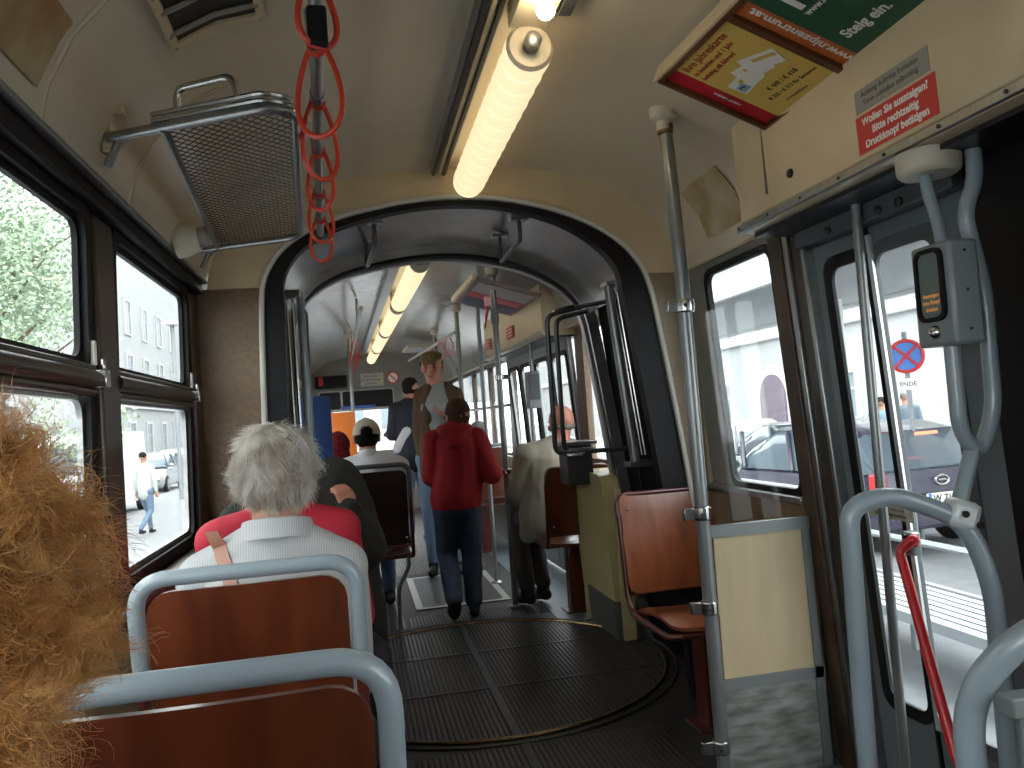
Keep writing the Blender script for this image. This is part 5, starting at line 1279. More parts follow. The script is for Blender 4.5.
p = person(hp+[caps(J['head']+V((0, -.02, -.05)), .045, J['neck'], .05)]+under(J, .85)+hand_prims(J['wl'], (0, 1, 0), (0, 0, -1), .7, .8)+hand_prims(J['wr'], (-.3, 1, 0), (0, 0, -1), .7, .8, side=-1), SKIN, (.16, 4.9, 0), 'child in a red hooded jacket and jeans walking away down the gangway', vox=.006)
RJ = mat('red_jacket_cloth', (.36, .006, .014), .8, scale=40, var=.15)
jk = blob('jacket', [caps(J['sl']+r*.03, .062, J['sr']-r*.03, .062), caps(V((.165, 4.89, 1.03)), .14, V((.165, 4.90, .90)), .145, flat=(f, .75)), caps(V((.165, 4.90, .90)), .148, V((.150, 4.90, .72)), .165, flat=(f, .78)), caps(J['sl'], .066, J['el'], .056), caps(J['el'], .055, J['wl'], .045), caps(J['sr'], .066, J['er'], .060), caps(J['er'], .058, J['wr'], .045), caps(J['neck'], .07, J['chest'], .11)], RJ, p, vox=.009, smooth=4, wrinkle=.006, wscale=11, cut=((0, 0, .665), (0, 0, -1)))
hc = J['neck']
blob('hood', [ell(hc+V((0, -.055, -.015)), (.105, .065, .075)), ell(hc+V((-.07, .0, -.005)), (.05, .07, .045)), ell(hc+V((.07, .0, -.005)), (.05, .07, .045)), ell(hc+V((.0, -.08, -.06)), (.075, .05, .07))], RJ, jk, vox=.008, wrinkle=.005, wscale=14)
JE = mat('dark_jeans', (.045, .075, .12), .85, scale=30, var=.3)
blob('jeans', [caps(J['hl'], .085, J['kl'], .066), caps(J['kl'], .066, J['al']+V((0, 0, .02)), .055), caps(J['hr'], .085, J['kr'], .066), caps(J['kr'], .066, J['ar']+V((0, 0, .02)), .055), caps(J['hl'], .09, J['hr'], .09)], JE, p, vox=.008, wrinkle=.005, wscale=14)
SHB = mat('brown_shoe', (.035, .022, .016), .6)
blob('shoe', [caps(J['al']+V((0, -.02, .01)), .042, V((.085, 4.90, .04)), .036), ell(V((.085, 4.85, .07)), (.045, .085, .05), Euler((-.9, 0, 0)).to_matrix())], SHB, p, vox=.007)
blob('shoe', shoe_prims(J['ar'], f, .9), SHB, p, vox=.007)
blob('hair', [ell(J['head']+V((0, -.014, .028)), (.078, .088, .082)), ell(J['head']+V((0, -.042, -.022)), (.068, .052, .05))], mat('child_brown_hair', (.10, .045, .022), .7, scale=80, var=.5, spec=.2), p, vox=.006, wrinkle=.004, wscale=50)

# --- man in the flat cap and brown jacket
J, f, r, u, R, s = stand(.20, 6.35, 1.76, (-.22, -1, 0))
J['head'] = V((.19, 6.33, 1.635)); J['neck'] = V((.22, 6.35, 1.49))
J['sl'] = V((.43, 6.35, 1.42)); J['sr'] = V((.05, 6.37, 1.42))
J['el'] = V((.47, 6.30, 1.15)); J['wl'] = V((.30, 6.12, 1.22)); J['er'] = V((.0, 6.38, 1.15)); J['wr'] = V((.03, 6.36, .90))
J['sl'] = V((.365, 6.35, 1.40)); J['sr'] = V((.09, 6.37, 1.40)); J['el'] = V((.40, 6.30, 1.14)); J['wl'] = V((.27, 6.12, 1.24)); J['er'] = V((.06, 6.38, 1.14)); J['wr'] = V((.07, 6.34, .90))
hp, at, HR2 = head_prims(J['head'], (-.28, -1, -.22), s=1.10)
p = person(hp+[caps(J['head']+V((.01, .03, -.06)), .062, J['neck']+V((-.01, .01, 0)), .064)]+under(J, .8)+hand_prims(J['wl'], (-.85, -.3, .3), (0, -.3, .8), .5)+hand_prims(J['wr'], (0, 0, -1), (-1, 0, 0), .5, side=-1), SKIN2, (.2, 6.35, 0), 'person in a flat cap and open brown jacket standing and facing the camera', vox=.006)
fm = V((-.27, -.96, 0)); rm_ = V((.96, -.27, 0))
blob('shirt', [caps(J['neck']+V((0, 0, -.05)), .09, J['chest']+V((0, -.03, 0)), .13, flat=(f, .85)), caps(J['chest']+V((0, -.03, 0)), .135, J['pel']+V((0, 0, -.12)), .135, flat=(f, .75))], mat('grey_green_shirt', (.27, .29, .28), .8), p, vox=.010, wrinkle=.003)
BJ = mat('brown_jacket_cloth', (.085, .045, .022), .8, scale=30, var=.2)
back = V((.03, .05, 0))
def jside(sx): return [caps(V((.225+sx*.09, 6.33, 1.37)), .062, V((.225+sx*.105, 6.30, 1.0)), .065), caps(V((.225+sx*.105, 6.30, 1.0)), .065, V((.225+sx*.11, 6.30, .80)), .075), caps(V((.22+sx*.07, 6.33, 1.46)), .042, V((.22+sx*.10, 6.25, 1.22)), .036)]
blob('jacket', jside(-1)+jside(1)+[caps(V((.22, 6.42, 1.38)), .12, V((.22, 6.42, .85)), .14, flat=((0, 1, 0), .6)), caps(J['sl'], .062, J['el'], .056), caps(J['el'], .055, J['wl'], .042), caps(J['sr'], .062, J['er'], .055), caps(J['er'], .052, J['wr'], .042), caps(J['sl'], .060, V((.285, 6.38, 1.47)), .045), caps(J['sr'], .060, V((.155, 6.38, 1.47)), .045), caps(V((.15, 6.38, 1.49)), .028, V((.29, 6.38, 1.49)), .028)], BJ, p, vox=.010, wrinkle=.006, wscale=10)
blob('trousers', leg_prims(J), mat('faded_jeans', (.12, .18, .27), .85), p, vox=.012); blob('shoe', shoe_prims(J['al'], f), BLACK, p, vox=.009); blob('shoe', shoe_prims(J['ar'], f), BLACK, p, vox=.009)
blob('flat_cap', [ell(at(0, -.008, .075), (.092, .108, .038), HR2), ell(at(0, .02, .062), (.088, .095, .03), HR2), ell(at(0, .098, .045), (.062, .038, .012), HR2)], mat('olive_tweed', (.16, .11, .04), .85, scale=60, var=.4), p, vox=.006)
blob('hair', [ell(at(0, -.045, .0), (.078, .058, .055), HR2), caps(at(-.077, -.01, .03), .008, at(-.077, .005, -.012), .006), caps(at(.077, -.01, .03), .008, at(.077, .005, -.012), .006)], mat('dark_hair', (0, 0, 0)), p, vox=.005)
for sg in (-1, 1):
    e_ = MB().ball(at(sg*.032, .072, .004), (.011, .011, .007), 10, 6).build('eye', mat('dark_eye', (.03, .02, .015), .3), p)
    MB().tube([at(sg*.018, .088, .024), at(sg*.034, .087, .028), at(sg*.050, .076, .024)], .004, 6).build('eyebrow', mat('dark_hair', (0, 0, 0)), p)
MB().tube([at(-.020, .087, -.060), at(0, .090, -.058), at(.020, .087, -.060)], .0035, 6).build('mouth', mat('lips', (.25, .08, .06), .5), p)

# --- person in the dark track top with a white side band
J, f, r, u, R, s = stand(.13, 8.15, 1.66, (-.15, 1, 0))
hp, at, _ = head_prims(J['head'], (-.5, 1, 0))
J['wl'] = J['el']+V((-.02, .22, .02)); J['wr'] = J['er']+V((-.02, .22, .02))
p = person(hp+[caps(J['head']+V((0, -.02, -.05)), .052, J['neck'], .056)]+under(J)+hand_prims(J['wl'], f, (0, 0, -1), .5)+hand_prims(J['wr'], f, (0, 0, -1), .5, side=-1), SKIN2, (.05, 8.15, 0), 'person with short dark hair and navy track top standing behind the flat-capped one', vox=.009)
tp = blob('track_top', top_prims(J, f, r, 1.05, 1.15), mat('navy_track_cloth', (.012, .014, .028), .7), p, vox=.012, wrinkle=.004)
blob('white_band', [caps(V((-.03, 8.075, .96)), .055, V((.06, 8.03, 1.12)), .050, flat=((0, 1, 0), .7))], mat('white_shirt_cloth', (0, 0, 0)), tp, vox=.01)
blob('jeans', leg_prims(J, 1.1), mat('faded_jeans', (0, 0, 0)), p, vox=.012, wrinkle=.004); blob('shoe', shoe_prims(J['al'], f), BLACK, p, vox=.009); blob('shoe', shoe_prims(J['ar'], f), BLACK, p, vox=.009)
blob('hair', [ell(J['head']+V((0, -.010, .034)), (.086, .094, .082)), ell(J['head']+V((.0, -.03, -.01)), (.082, .062, .06))], mat('dark_hair', (0, 0, 0)), p, vox=.009)

# --- grey-haired passenger far right
HG = V((.70, 7.50, 1.06))
J, f, r, u, R = seated(HG, (0, 1, 0), .95); hp, at, _ = head_prims(HG, (-.2, 1, 0))
p = person(hp+[caps(HG+V((0, -.03, -.05)), .05, J['neck'], .052)]+under(J)+hand_prims(J['wl'], f, V((0, 0, -1)), .5)+hand_prims(J['wr'], f, V((0, 0, -1)), .5, side=-1), SKIN, (HG.x, HG.y, 0), 'person with short grey hair seated far away on the right of the gangway', vox=.01)
blob('top', top_prims(J, f, r), mat('pale_blue_cloth', (.3, .35, .4), .8), p, vox=.013); blob('trousers', leg_prims(J), mat('dark_cloth', (0, 0, 0)), p, vox=.013); blob('shoes', shoe_prims(J['al'], f)+shoe_prims(J['ar'], f), BLACK, p, vox=.01)
blob('hair', [ell(HG+V((0, -.012, .03)), (.088, .098, .088)), ell(HG+V((0, -.04, -.03)), (.078, .06, .055))], mat('grey_hair', (.22, .22, .215), .8, scale=60, var=.4), p, vox=.008, wrinkle=.006, wscale=40)

# --- bald man in the beige jacket, seated right
HE = V((.86, 4.98, 1.13))
J, f, r, u, R = seated(HE, (-.35, 1, 0), 1.02)
J['sl'] = V((.60, 4.92, .95)); J['sr'] = V((.93, 5.0, .95)); J['el'] = V((.545, 4.98, .70)); J['wl'] = V((.56, 5.20, .60))
J['hl'] = V((.66, 4.98, .53)); J['hr'] = V((.82, 5.02, .53)); J['kl'] = V((.565, 5.20, .54)); J['kr'] = V((.68, 5.32, .54)); J['al'] = V((.565, 4.98, .10)); J['ar'] = V((.68, 5.04, .10)); J['pel'] = V((.74, 4.97, .55)); J['neck'] = V((.835, 4.95, 1.0)); J['chest'] = V((.76, 4.95, .85))
hp, at, HRb = head_prims(HE, (-.35, 1, -.12), s=1.04)
p = person(hp+[caps(HE+V((0, -.03, -.05)), .055, J['neck'], .06)]+under(J)+hand_prims(J['wl'], (-.2, .8, -.3), (0, 0, -1), .6)+hand_prims(J['wr'], (-.3, 1, 0), (0, 0, -1), .6, side=-1), SKIN2, (.78, 4.98, 0), 'bald person in a light beige jacket seated sideways on the right', vox=.007)
BG = mat('beige_jacket_cloth', (.34, .31, .24), .8, scale=20, var=.1)
blob('jacket', [caps(J['sl'], .072, J['el'], .064), caps(J['el'], .062, J['wl'], .046), caps(J['sr'], .07, J['er'], .055), caps(J['sl'], .075, J['sr'], .07), caps(J['sl'], .07, J['neck'], .062), caps(J['sr'], .07, J['neck'], .062), caps(V((.74, 4.95, .86)), .155, V((.70, 4.95, .55)), .165, flat=(f, .8)), caps(V((.62, 4.97, .70)), .06, V((.60, 4.97, .45)), .06), caps(J['neck'], .062, J['neck']+V((0, 0, .02)), .058)], BG, p, vox=.010, smooth=4, wrinkle=.009, wscale=9)
blob('trousers', [caps(J['h'+a], .085, J['k'+a], .068) for a in 'lr']+[caps(J['k'+a], .066, J['a'+a]+V((0, 0, .03)), .052) for a in 'lr'], mat('grey_trousers', (.045, .042, .038), .85), p, vox=.010, wrinkle=.005, wscale=12)
blob('shoe', shoe_prims(J['al'], V((-.3, .95, 0)).normalized(), 1.05), BLACK, p, vox=.008); blob('shoe', shoe_prims(J['ar'], V((-.3, .95, 0)).normalized(), 1.05), BLACK, p, vox=.008)
hm = blob('hair_fringe', [ell(at(0, -.050, -.026), (.069, .047, .030), HRb), ell(at(-.062, -.028, -.008), (.016, .036, .024), HRb), ell(at(.062, -.028, -.008), (.016, .036, .024), HRb)], mat('thin_grey_hair', (.26, .21, .18), .9, scale=120, var=.6, bump=.5), p, vox=.005, wrinkle=.004, wscale=60)

# ================================================================= outside
GZ = -.75
ASPH = mat('asphalt', (.22, .23, .24), .85, scale=6, var=.15); PLAT = mat('platform_asphalt', (.12, .13, .14), .85, scale=5, var=.15)  # platform darker than the street: canopy shade is put into its colour
props(MB().box((-70, -30, GZ-.1), (70, 140, GZ)).build('ground_street', ASPH), kind='structure')
props(MB().box((1.45, -12, GZ), (4.15, 30, -.52)).build('platform_slab', PLAT, bevel=.03), kind='structure')
def building(name, x, y0, y1, h, label, m, wy, wz, ww, wh, sgn, extra=True, door=False):
    t = thing(name, (x, (y0+y1)/2, GZ), label, 'building')
    MB().box((min(x, x+sgn*8), y0, GZ), (max(x, x+sgn*8), y1, GZ+h)).build('facade', m, t)
    MB().box((min(x, x-sgn*.35), y0-.2, GZ+h-.6), (max(x, x-sgn*.35), y1+.2, GZ+h)).box((min(x, x-sgn*.2), y0, GZ+4.1), (max(x, x-sgn*.2), y1, GZ+4.4)).build('cornice', mat('pale_stone', (.72, .70, .66), .8), t, bevel=.04)
    return t
WG = mat('window_glass_far', (.16, .20, .23), .3); PST = mat('pale_stone', (.46, .47, .47), .8)
def wins(t, x, sgn, ys, zs, ww, wh):
    for y in ys:
        for z in zs:
            fr = link('window', plate([(y-ww/2-.15, z-.12), (y+ww/2+.15, z-.12), (y+ww/2+.15, z+wh+.15), (y-ww/2-.15, z+wh+.15)], [[(y-ww/2, z), (y+ww/2, z), (y+ww/2, z+wh), (y-ww/2, z+wh)]], .10, lambda u, v, w: (x-sgn*w, u, v)), PST, t)
            MB().box((x-.03, y-ww/2, z), (x+.03, y+ww/2, z+wh)).build('pane', WG, fr)
            MB().box((x-.06, y-.04, z), (x+.06, y+.04, z+wh)).box((x-.06, y-ww/2, z+wh*.62), (x+.06, y+ww/2, z+wh*.62+.07)).build('sash', PST, fr)
FA = mat('pale_facade', (.34, .35, .355), .85, scale=1.5, var=.08); FB = mat('cream_facade', (.33, .335, .33), .85, scale=1.5, var=.08); FC = mat('grey_facade', (.32, .335, .35), .85, scale=1.5, var=.1)
t = building('corner_building', 15, -5, 34, 15, 'pale stone building with an arched dark doorway across the road on the right', FA, 0, 0, 0, 0, 1)
wins(t, 15, 1, [-1, 3, 7, 11, 15, 19, 24.0, 31], [3.7, 7.0, 10.0], 1.0, 1.6)
wins(t, 15, 1, [23.0, 31.5], [.4], 1.0, 1.4)
arch = [(27.6-.9, GZ+.1), (27.6+.9, GZ+.1)]+[(27.6+.9*math.cos(a), 1.15+.9*math.sin(a)) for a in [PI*k/12 for k in range(13)]]
link('door_panel', plate(arch, [], .08, lambda u, v, w: (14.96-w, u, v)), mat('dark_violet_door', (.12, .09, .12), .6), t)
arch2 = [(27.6-1.25, GZ+.1), (27.6+1.25, GZ+.1)]+[(27.6+1.25*math.cos(a), 1.15+1.25*math.sin(a)) for a in [PI*k/12 for k in range(13)]]
link('door_surround', plate(arch2, [], .03, lambda u, v, w: (15.0-w, u, v)), PST, t)
t2 = building('far_building', 15.5, 36, 70, 18, 'tall pale building farther down the road on the right', FB, 0, 0, 0, 0, 1); wins(t2, 15.5, 1, [39, 43, 47, 51], [1, 4.6, 8.2], 1.3, 2.1)
t3 = building('cream_building', -17, 20, 44, 13, 'cream apartment building with many windows across the street at left', FB, 0, 0, 0, 0, -1); wins(t3, -17, -1, [23, 26.5, 30, 33.5, 37, 40.5], [.4, 4.6, 7.6], 1.2, 2.0)
t4 = building('grey_building', -19, -12, 17, 12, 'grey building behind the trees on the left side of the street', FC, 0, 0, 0, 0, -1); wins(t4, -19, -1, [-6, -2, 2, 6, 10, 14], [.4, 4.6, 7.6], 1.2, 2.0)
MB().box((-18.7, 9.5, 2.9), (-18.5, 12.5, 3.6)).build('shop_sign', mat('shop_sign_red', (.55, .08, .08), .5), t4)
t5 = building('end_building', -14, 50, 75, 16, 'distant pale building closing the street on the left', FA, 0, 0, 0, 0, -1); wins(t5, -14, -1, [53, 57, 61, 65], [.4, 4.6, 8], 1.2, 2.0)
for nm, y in (('cross_block', 62),):
    t = thing('city_block', (3, 80, GZ), 'distant pale row of houses ahead seen through the windscreen', 'building')
    MB().box((-12, 80, GZ), (14, 90, 9)).build('facade', FA, t); 
    for x in range(-10, 13, 3):
        for z in (1, 4.5): MB().box((x, 79.9, z), (x+1.3, 80.05, z+2)).build('window', WG, t)
# canopy
t = thing('canopy', (5.2, 8, 2.6), 'long flat grey station canopy with white fascia on posts outside the door', 'canopy')
MB().box((4.6, -6, 2.62), (7.6, 17, 2.72)).build('canopy_deck', mat('canopy_grey', (.28, .30, .31), .6), t)
for x in (4.5, 7.6): MB().box((x, -6.1, 2.56), (x+.1, 17.1, 2.86)).build('fascia', mat('white_paint', (.75, .76, .76), .5), t)
for y in (-4, 1, 6, 11, 16): MB().tube([(6.9, y, GZ), (6.9, y, 2.65)], .07, 12).build('post', mat('white_paint', (0, 0, 0)), t)
# bench
t = thing('platform_bench', (2.9, 4.6, -.5), 'pale grey slatted bench standing on the platform outside the near door', 'bench')
BM = mat('bench_grey', (.26, .29, .31), .5)
for i in range(7): MB().box((2.62+i*.075, 3.2, -.115), (2.675+i*.075, 6.3, -.09)).build('slat', BM, t)
MB().box((2.58, 3.2, -.14), (2.62, 6.3, -.08)).box((3.14, 3.2, -.14), (3.18, 6.3, -.08)).build('seat_edge', BM, t)
for y in (3.4, 4.75, 6.1):
    MB().tube(fillet([(2.66, y, -.52), (2.66, y, -.15), (3.1, y, -.15), (3.1, y, -.52)], .05, 4), .03, 8).build('leg', BM, t)
t = thing('barrier_rail', (3.9, 5, -.5), 'low grey two-bar railing behind the bench along platform edge', 'railing')
for z in (-.05, .25): MB().tube([(3.95, 2.5, z), (3.95, 11, z)], .03, 8).build('bar', BM, t)
for y in (2.6, 4.2, 5.8, 7.4, 9, 10.6): MB().tube([(3.95, y, -.52), (3.95, y, .28)], .03, 8).build('post', BM, t)
# sign
t = thing('no_stopping_sign', (6.2, 8.65, 1.58), 'round blue and red no-stopping sign on a thin pole outside door', 'sign')
def cam_face(c): d = (V((-.42, 0, 1.2))-V(c)); d.z = 0; return d.normalized()
sc_ = V((6.2, 8.65, 1.58)); fd = cam_face(sc_); rt = V((0, 0, 1)).cross(fd)
MB().lathe(sc_, [(.21, 0), (.21, .01)], fd, 32).build('sign_disc', mat('sign_blue', (.05, .18, .55), .5), t)
MB().tube([sc_+fd*.012+rt*.19*math.cos(2*PI*k/32)+V((0, 0, .19*math.sin(2*PI*k/32))) for k in range(32)], .022, 6, closed=True).build('sign_ring', REDST, t)
for s_ in (-1, 1): MB().tube([sc_+fd*.014-rt*.13+V((0, 0, .13*s_)), sc_+fd*.014+rt*.13-V((0, 0, .13*s_))], .018, 6).build('sign_cross', REDST, t)
MB().tube([sc_-fd*.03+V((0, 0, .3)), V((sc_.x, sc_.y, GZ))-fd*.03], .03, 10).build('sign_pole', BM, t)
q0 = sc_+V((0, 0, -.34))
MB().add([q0-rt*.12-V((0, 0, .07)), q0+rt*.12-V((0, 0, .07)), q0+rt*.12+V((0, 0, .07)), q0-rt*.12+V((0, 0, .07))], [(0, 1, 2, 3)]).build('small_plate', WHITE, t)
text('lettering', 'ENDE', .075, INK, t, q0+fd*.004-V((0, 0, .025)), rt, (0, 0, 1), 'CENTER')
# cars
def car(loc, ang, label, paint, hatch=True, L=4.1, Wd=1.7, H=1.5, plate_txt=None):
    t = thing('car', loc, label, 'car'); t.rotation_euler = (0, 0, 0)
    R = Matrix.Rotation(ang, 3, 'Z'); O = V(loc)
    g = lambda x, y, z: tuple(R @ V((x, y, z))+O)
    # body sections along the car's length (y forward)
    prof = [(-L/2, .55, .80, .78), (-L/2+.08, .30, .98, .82), (-L/2+.5, .22, 1.0, .85), (-.3, .20, .96, .85), (L/2-1.1, .20, .94, .85), (L/2-.35, .22, .78, .82), (L/2-.05, .30, .62, .74), (L/2, .40, .52, .62)]
    rings = []
    for y, z0, z1, hw in prof:
        rings.append([V(g(x, y, z)) for x, z in ((-hw*.92, z0), (-hw, z0+.12), (-hw, (z0+z1)/2), (-hw*.97, z1-.05), (-hw*.88, z1), (hw*.88, z1), (hw*.97, z1-.05), (hw, (z0+z1)/2), (hw, z0+.12), (hw*.92, z0))])
    MB().loft(rings).build('body', paint, t, origin=O)
    cab = [(-L/2+.10, .98, .80, 1.02), (-L/2+.45, .95, .72, H-.10), (-L/2+.9, .95, .68, H), (.2, .94, .67, H-.02), (.75, .93, .72, H-.25), (1.15, .92, .78, .97)]
    rings = [[V(g(x, y, z)) for x, z in ((-.80, z0), (-(.80+hw)/2, (z0+z1)/2), (-hw, z1-.06), (-hw+.08, z1), (hw-.08, z1), (hw, z1-.06), ((.80+hw)/2, (z0+z1)/2), (.80, z0))] for y, z0, hw, z1 in cab]
    MB().loft(rings).build('cabin_glass', mat('car_glass', (.10, .13, .16), .08), t, origin=O)
    rf = [[V(g(x, y, z)) for x, z in ((-hw+.02, z1-.03), (-hw+.1, z1+.012), (hw-.1, z1+.012), (hw-.02, z1-.03))] for y, z0, hw, z1 in cab[1:5]]
    MB().loft(rf).build('roof', paint, t, origin=O)
    for sx in (-1, 1):
        for yy in (-L/2+.72, -.25, .95):
            MB().tube([g(sx*.83, yy-.1, .95), g(sx*.70, yy+ (.12 if yy > -1 else .2), H-.06)], .035, 6).build('pillar', paint, t, origin=O)
        for yy in (-L/2+.75, L/2-.80):
            wc = V(g(sx*.80, yy, .31)); ax = R @ V((sx, 0, 0))
            wh = MB().lathe(wc-ax*.10, [(.24, 0), (.31, .02), (.31, .16), (.24, .18)], ax, 24).build('wheel', BLACK, t, origin=O)
            MB().lathe(wc-ax*.10, [(.20, .17), (.20, .185), (.05, .20)], ax, 18).build('hub_cap', STEEL, wh)
        MB().box((sx*.80-.06, -L/2-.01, .72), (sx*.80+.06, -L/2+.16, .98)).map(g).build('tail_light', mat('tail_light_red', (.6, .03, .03), .3), t, origin=O, bevel=.02)
        MB().box((sx*.62-.12, L/2-.10, .52), (sx*.62+.12, L/2+.01, .68)).map(g).build('headlight', WHITE, t, origin=O, bevel=.02)
        MB().ball(g(sx*.95, .95, 1.0), (.10, .10, .07), 10, 6).build('mirror', paint, t, origin=O)
    MB().box((-.78, -L/2-.06, .34), (.78, -L/2+.1, .56)).map(g).build('bumper', paint, t, origin=O, bevel=.03)
    MB().tube([g(-.15, -L/2+.17, H-.12), g(.15, -L/2+.17, H-.12)], .02, 6).build('brake_light', mat('brake_light_glow', (.8, .1, .05), .3, emit=(1, .15, .08), estr=2.5), t, origin=O)
    MB().tube([g(.09*math.cos(a), -L/2-.012, .86+.055*math.sin(a)) for a in [2*PI*k/16 for k in range(16)]], .012, 5, closed=True).tube([g(-.05, -L/2-.012, .86), g(.05, -L/2-.012, .86)], .01, 5).build('rear_badge', CHROME, t, origin=O)
    if plate_txt:
        MB().box((-.26, -L/2-.075, .60), (.26, -L/2-.04, .72)).map(g).build('number_plate', WHITE, t, origin=O)
        MB().box((-.26, -L/2-.078, .60), (-.22, -L/2-.074, .72)).map(g).build('plate_band', mat('sign_blue', (0, 0, 0)), t, origin=O)
        text('plate_lettering', plate_txt, .11, INK, t, g(-.20, -L/2-.08, .625), R @ V((1, 0, 0)), (0, 0, 1), bold=.002)
    return t
car((6.05, 10.25, GZ), .06, 'dark violet hatchback seen from behind outside the near door', mat('dark_violet_paint', (.035, .03, .06), .2, coat=1), H=1.52, plate_txt='W 71')
car((8.6, 17.6, GZ), PI*.98, 'silver car seen from the front quarter through the right window', mat('silver_paint', (.55, .57, .58), .25, .3, coat=1), H=1.45)
t = car((7.35, 13.1, GZ), .03, 'pale silver car with red tail lights just ahead beyond dark hatchback', mat('silver_paint', (0, 0, 0)), H=1.5)
car((-8.5, 34, GZ), PI, 'small grey car far down the street on the left', mat('grey_paint', (.30, .32, .34), .3, coat=1))
car((-9.5, 43, GZ), PI, 'white car parked farthest down the street on the left', mat('white_car_paint', (.6, .6, .6), .3, coat=1))
# van
t = thing('van', (-7.6, 23, GZ), 'white delivery van parked behind the walking pedestrian on the left', 'van')
WV = mat('white_van_paint', (.72, .73, .74), .35, coat=.5)
rings = []
for y, z1, hw in ((20.9, .9, .84), (21.1, 1.15, .90), (21.7, 1.3, .92), (22.3, 2.15, .88), (22.8, 2.3, .86), (26, 2.3, .88), (26.1, 2.2, .86)):
    rings.append([V((-7.6+x, y, GZ+z)) for x, z in ((-hw, .3), (-hw, z1*.6), (-hw*.94, z1-.05), (-hw*.8, z1), (hw*.8, z1), (hw*.94, z1-.05), (hw, z1*.6), (hw, .3))])
MB().loft(rings).build('body', WV, t)
link('windscreen', plate([(-.78, 0), (.78, 0), (.68, .72), (-.68, .72)], [], .03, lambda u, v, w: (-7.6+u, 21.68+v*.72-w, GZ+1.33+v)), mat('car_glass', (0, 0, 0)), t)
for sx in (-1, 1):
    MB().box((-7.6+sx*.68-.12, 20.88, GZ+.62), (-7.6+sx*.68+.12, 20.95, GZ+.82)).build('headlight', WHITE, t, bevel=.02)
    for yy in (21.7, 25.2): MB().lathe((-7.6+sx*.80, yy, GZ+.34), [(.34, 0), (.34, .14), (.2, .15)], (sx, 0, 0), 20).build('wheel', BLACK, t)
MB().box((-8.1, 20.87, GZ+.35), (-7.1, 20.93, GZ+.58)).build('grille', BLACK, t)
# tram stop marker and cones on the left
t = thing('marker_post', (-2.6, 6.6, GZ), 'yellow upright marker board on the kerb outside the left window', 'marker')
MB().box((-2.66, 6.6, GZ+.35), (-2.54, 6.63, GZ+1.15)).build('board', mat('marker_yellow', (.75, .60, .02), .5), t, bevel=.01)
MB().box((-2.62, 6.595, GZ+.55), (-2.58, 6.6, GZ+.95)).build('board_mark', INK, t); MB().tube([(-2.6, 6.62, GZ), (-2.6, 6.62, GZ+.4)], .02, 8).build('post', DARKMET, t)
t = thing('marker_post', (-2.5, 7.3, GZ), 'red and white striped marker beside the yellow board at left', 'marker')
MB().tube([(-2.5, 7.3, GZ), (-2.5, 7.3, GZ+1.25)], .035, 10).build('post', WHITE, t)
for z in (.35, .65, .95): MB().tube([(-2.5, 7.3, GZ+z), (-2.5, 7.3, GZ+z+.14)], .038, 10).build('red_band', REDST, t)
# pedestrians
def walker(x, y, H, fw, label, top, legs, hair, z=GZ, stride=.18):
    J, f, r, u, R, s = stand(x, y, H, fw); D = V((0, 0, z))
    J = {k: v+D for k, v in J.items()}
    J['al'] = J['al']+f*stride; J['ar'] = J['ar']-f*stride*1.2+V((0, 0, .06)); J['kl'] = J['kl']+f*stride*.7; J['kr'] = J['kr']
    hp, at, _ = head_prims(J['head'], fw)
    p = person(hp+[caps(J['head']+V((0, 0, -.05)), .052, J['neck'], .056)]+under(J)+hand_prims(J['wl'], (0, 0, -1), f, .5)+hand_prims(J['wr'], (0, 0, -1), f, .5, side=-1), SKIN, (x, y, z), label, vox=.012)
    blob('top', top_prims(J, f, r, 1, 1.05, hem=J['pel']+V((0, 0, -.05))), top, p, vox=.015, wrinkle=.004)
    blob('trousers', leg_prims(J), legs, p, vox=.015); blob('shoe', shoe_prims(J['al'], f), BLACK, p, vox=.012); blob('shoe', shoe_prims(J['ar'], f), BLACK, p, vox=.012)
    blob('hair', [ell(J['head']-f*.02+V((0, 0, .03)), (.080, .085, .080))], hair, p, vox=.012)
    return p
walker(-4.9, 18.2, 1.76, (.35, 1, 0), 'pedestrian person in a pale shirt and jeans crossing the street at left', mat('pale_grey_cloth', (.50, .52, .50), .8), mat('faded_jeans', (0, 0, 0)), mat('dark_hair', (0, 0, 0)), stride=.30)
walker(-5.75, 18.6, 1.68, (.2, 1, 0), 'pedestrian person in a pink top at the left edge of the second window', mat('pink_cloth', (.75, .18, .25), .8), mat('pale_grey_cloth', (0, 0, 0)), mat('dark_hair', (0, 0, 0)))
walker(9.35, 12.9, 1.78, (.6, 1, 0), 'pedestrian person with grey hair and dark jacket on the far right pavement', mat('slate_cloth', (.10, .14, .18), .8), mat('dark_cloth', (0, 0, 0)), mat('grey_hair', (0, 0, 0)), z=GZ+.12)
walker(9.0, 13.1, 1.70, (.6, 1, 0), 'pedestrian person in blue-grey beside the grey-haired one on far pavement', mat('blue_grey_cloth', (.16, .24, .30), .8), mat('dark_cloth', (0, 0, 0)), mat('dark_hair', (0, 0, 0)), z=GZ+.12)
props(MB().box((8.7, -12, GZ), (15, 60, GZ+.12)).build('pavement_right', mat('pavement_grey', (.30, .305, .31), .85)), kind='structure')
props(MB().box((-19, -14, GZ), (-12.5, 80, GZ+.12)).build('pavement_left', mat('pavement_grey', (0, 0, 0))), kind='structure')
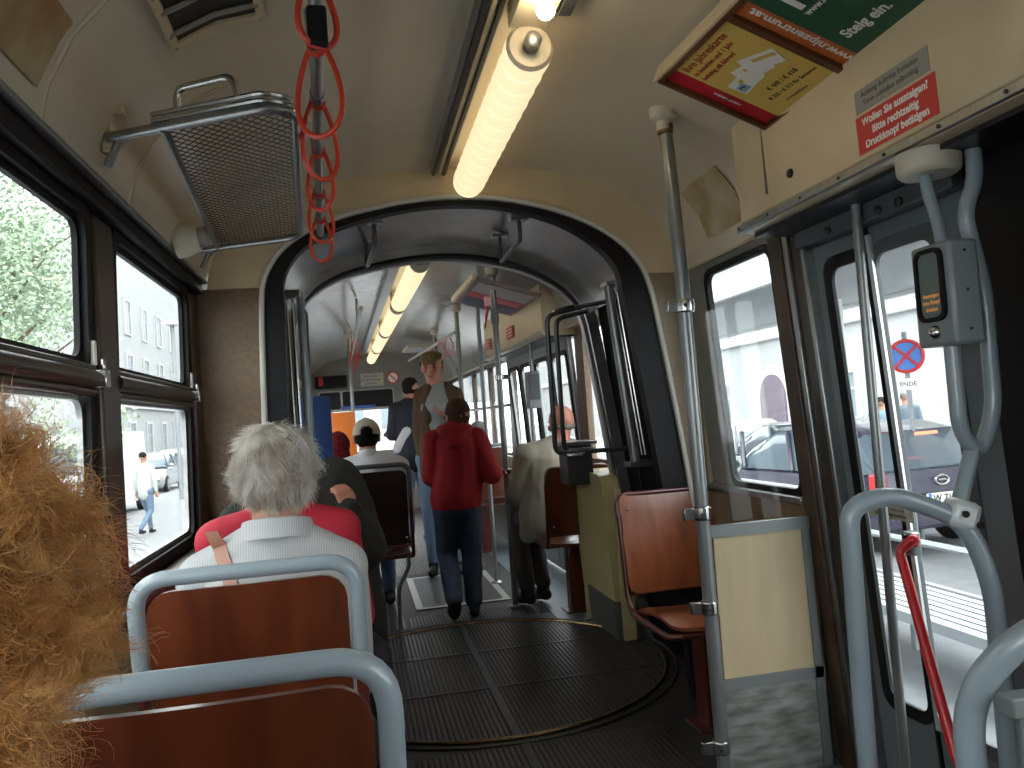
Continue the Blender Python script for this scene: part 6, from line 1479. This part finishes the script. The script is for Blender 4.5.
# trees
def tree(x, y, H, cr, label, seed):
    rnd = random.Random(seed); t = thing('street_tree', (x, y, GZ), label, 'tree')
    tr_ = MB().tube([(x, y, GZ), (x+.1, y, GZ+H*.3), (x, y+.1, GZ+H*.62)], [.16, .13, .07], 10)
    for i in range(9):
        a = i*2.4; z = GZ+H*(.34+.035*i); tr_.tube([(x+.05, y, z), (x+math.cos(a)*cr*.4, y+math.sin(a)*cr*.4, z+.8), (x+math.cos(a)*cr*.75, y+math.sin(a)*cr*.75, z+1.4)], [.06, .035, .012], 6)
    tr_.build('trunk', mat('bark', (.12, .09, .06), .9), t)
    vs = []; fs = []
    cl_ = [(V((rnd.gauss(0, .5), rnd.gauss(0, .5), rnd.gauss(0, .45))), rnd.uniform(.35, .6)) for _ in range(26)]
    C = V((x, y, GZ+H*.70))
    for i in range(15000):
        c, rr = cl_[rnd.randrange(26)]
        q = V((rnd.gauss(0, 1), rnd.gauss(0, 1), rnd.gauss(0, 1))).normalized()*rr*rnd.uniform(.6, 1.05)+c
        p = C+V((q.x*cr, q.y*cr, q.z*H*.25)); a = V((rnd.gauss(0, 1), rnd.gauss(0, 1), rnd.gauss(0, 1))).normalized()*.058; b = a.orthogonal().normalized()*.036
        k = len(vs); vs += [p-a, p+b, p+a, p-b]; fs.append((k, k+1, k+2, k+3))
    me = bpy.data.meshes.new('leaf'); me.from_pydata([tuple(v) for v in vs], [], fs); link('foliage', me, mat('leaf_green', (.34, .44, .30), .7, scale=3, var=.35), t, smooth=False)
tree(-7.9, 18.6, 8.6, 2.3, 'leafy green street tree outside the nearest left window', 3)
tree(-12.5, 27.5, 7.5, 2.2, 'second street tree farther down on the left', 5)
tree(-11.5, 10.5, 8.2, 2.2, 'large street tree nearest the camera beyond the left window', 9)
t = thing('street_lamp', (-6.2, 28, GZ), 'tall thin street lamp post far away on the left', 'lamp post')
MB().tube([(-6.2, 28, GZ), (-6.2, 28, 5)], .07, 8).build('post', mat('canopy_grey', (0, 0, 0)), t); MB().box((-6.4, 27.6, 5), (-6.0, 28.4, 5.12)).build('lamp_head', WHITE, t)
t = thing('traffic_signal', (-7.0, 12.6, GZ), 'dark traffic signal on a post by the left street', 'signal')
MB().tube([(-7.0, 12.6, GZ), (-7.0, 12.6, 1.2)], .05, 8).build('post', mat('canopy_grey', (0, 0, 0)), t); MB().box((-7.13, 12.5, .65), (-6.87, 12.7, 1.4)).build('signal_head', BLACK, t, bevel=.02)
for i, c in enumerate(((.5, .05, .03), (.4, .25, .02), (.03, .3, .1))): MB().ball((-7.0, 12.48, 1.27-.23*i), (.08, .03, .08), 12, 6).build('signal_lens', mat('lens_%s' % 'abc'[i], c, .3), t)
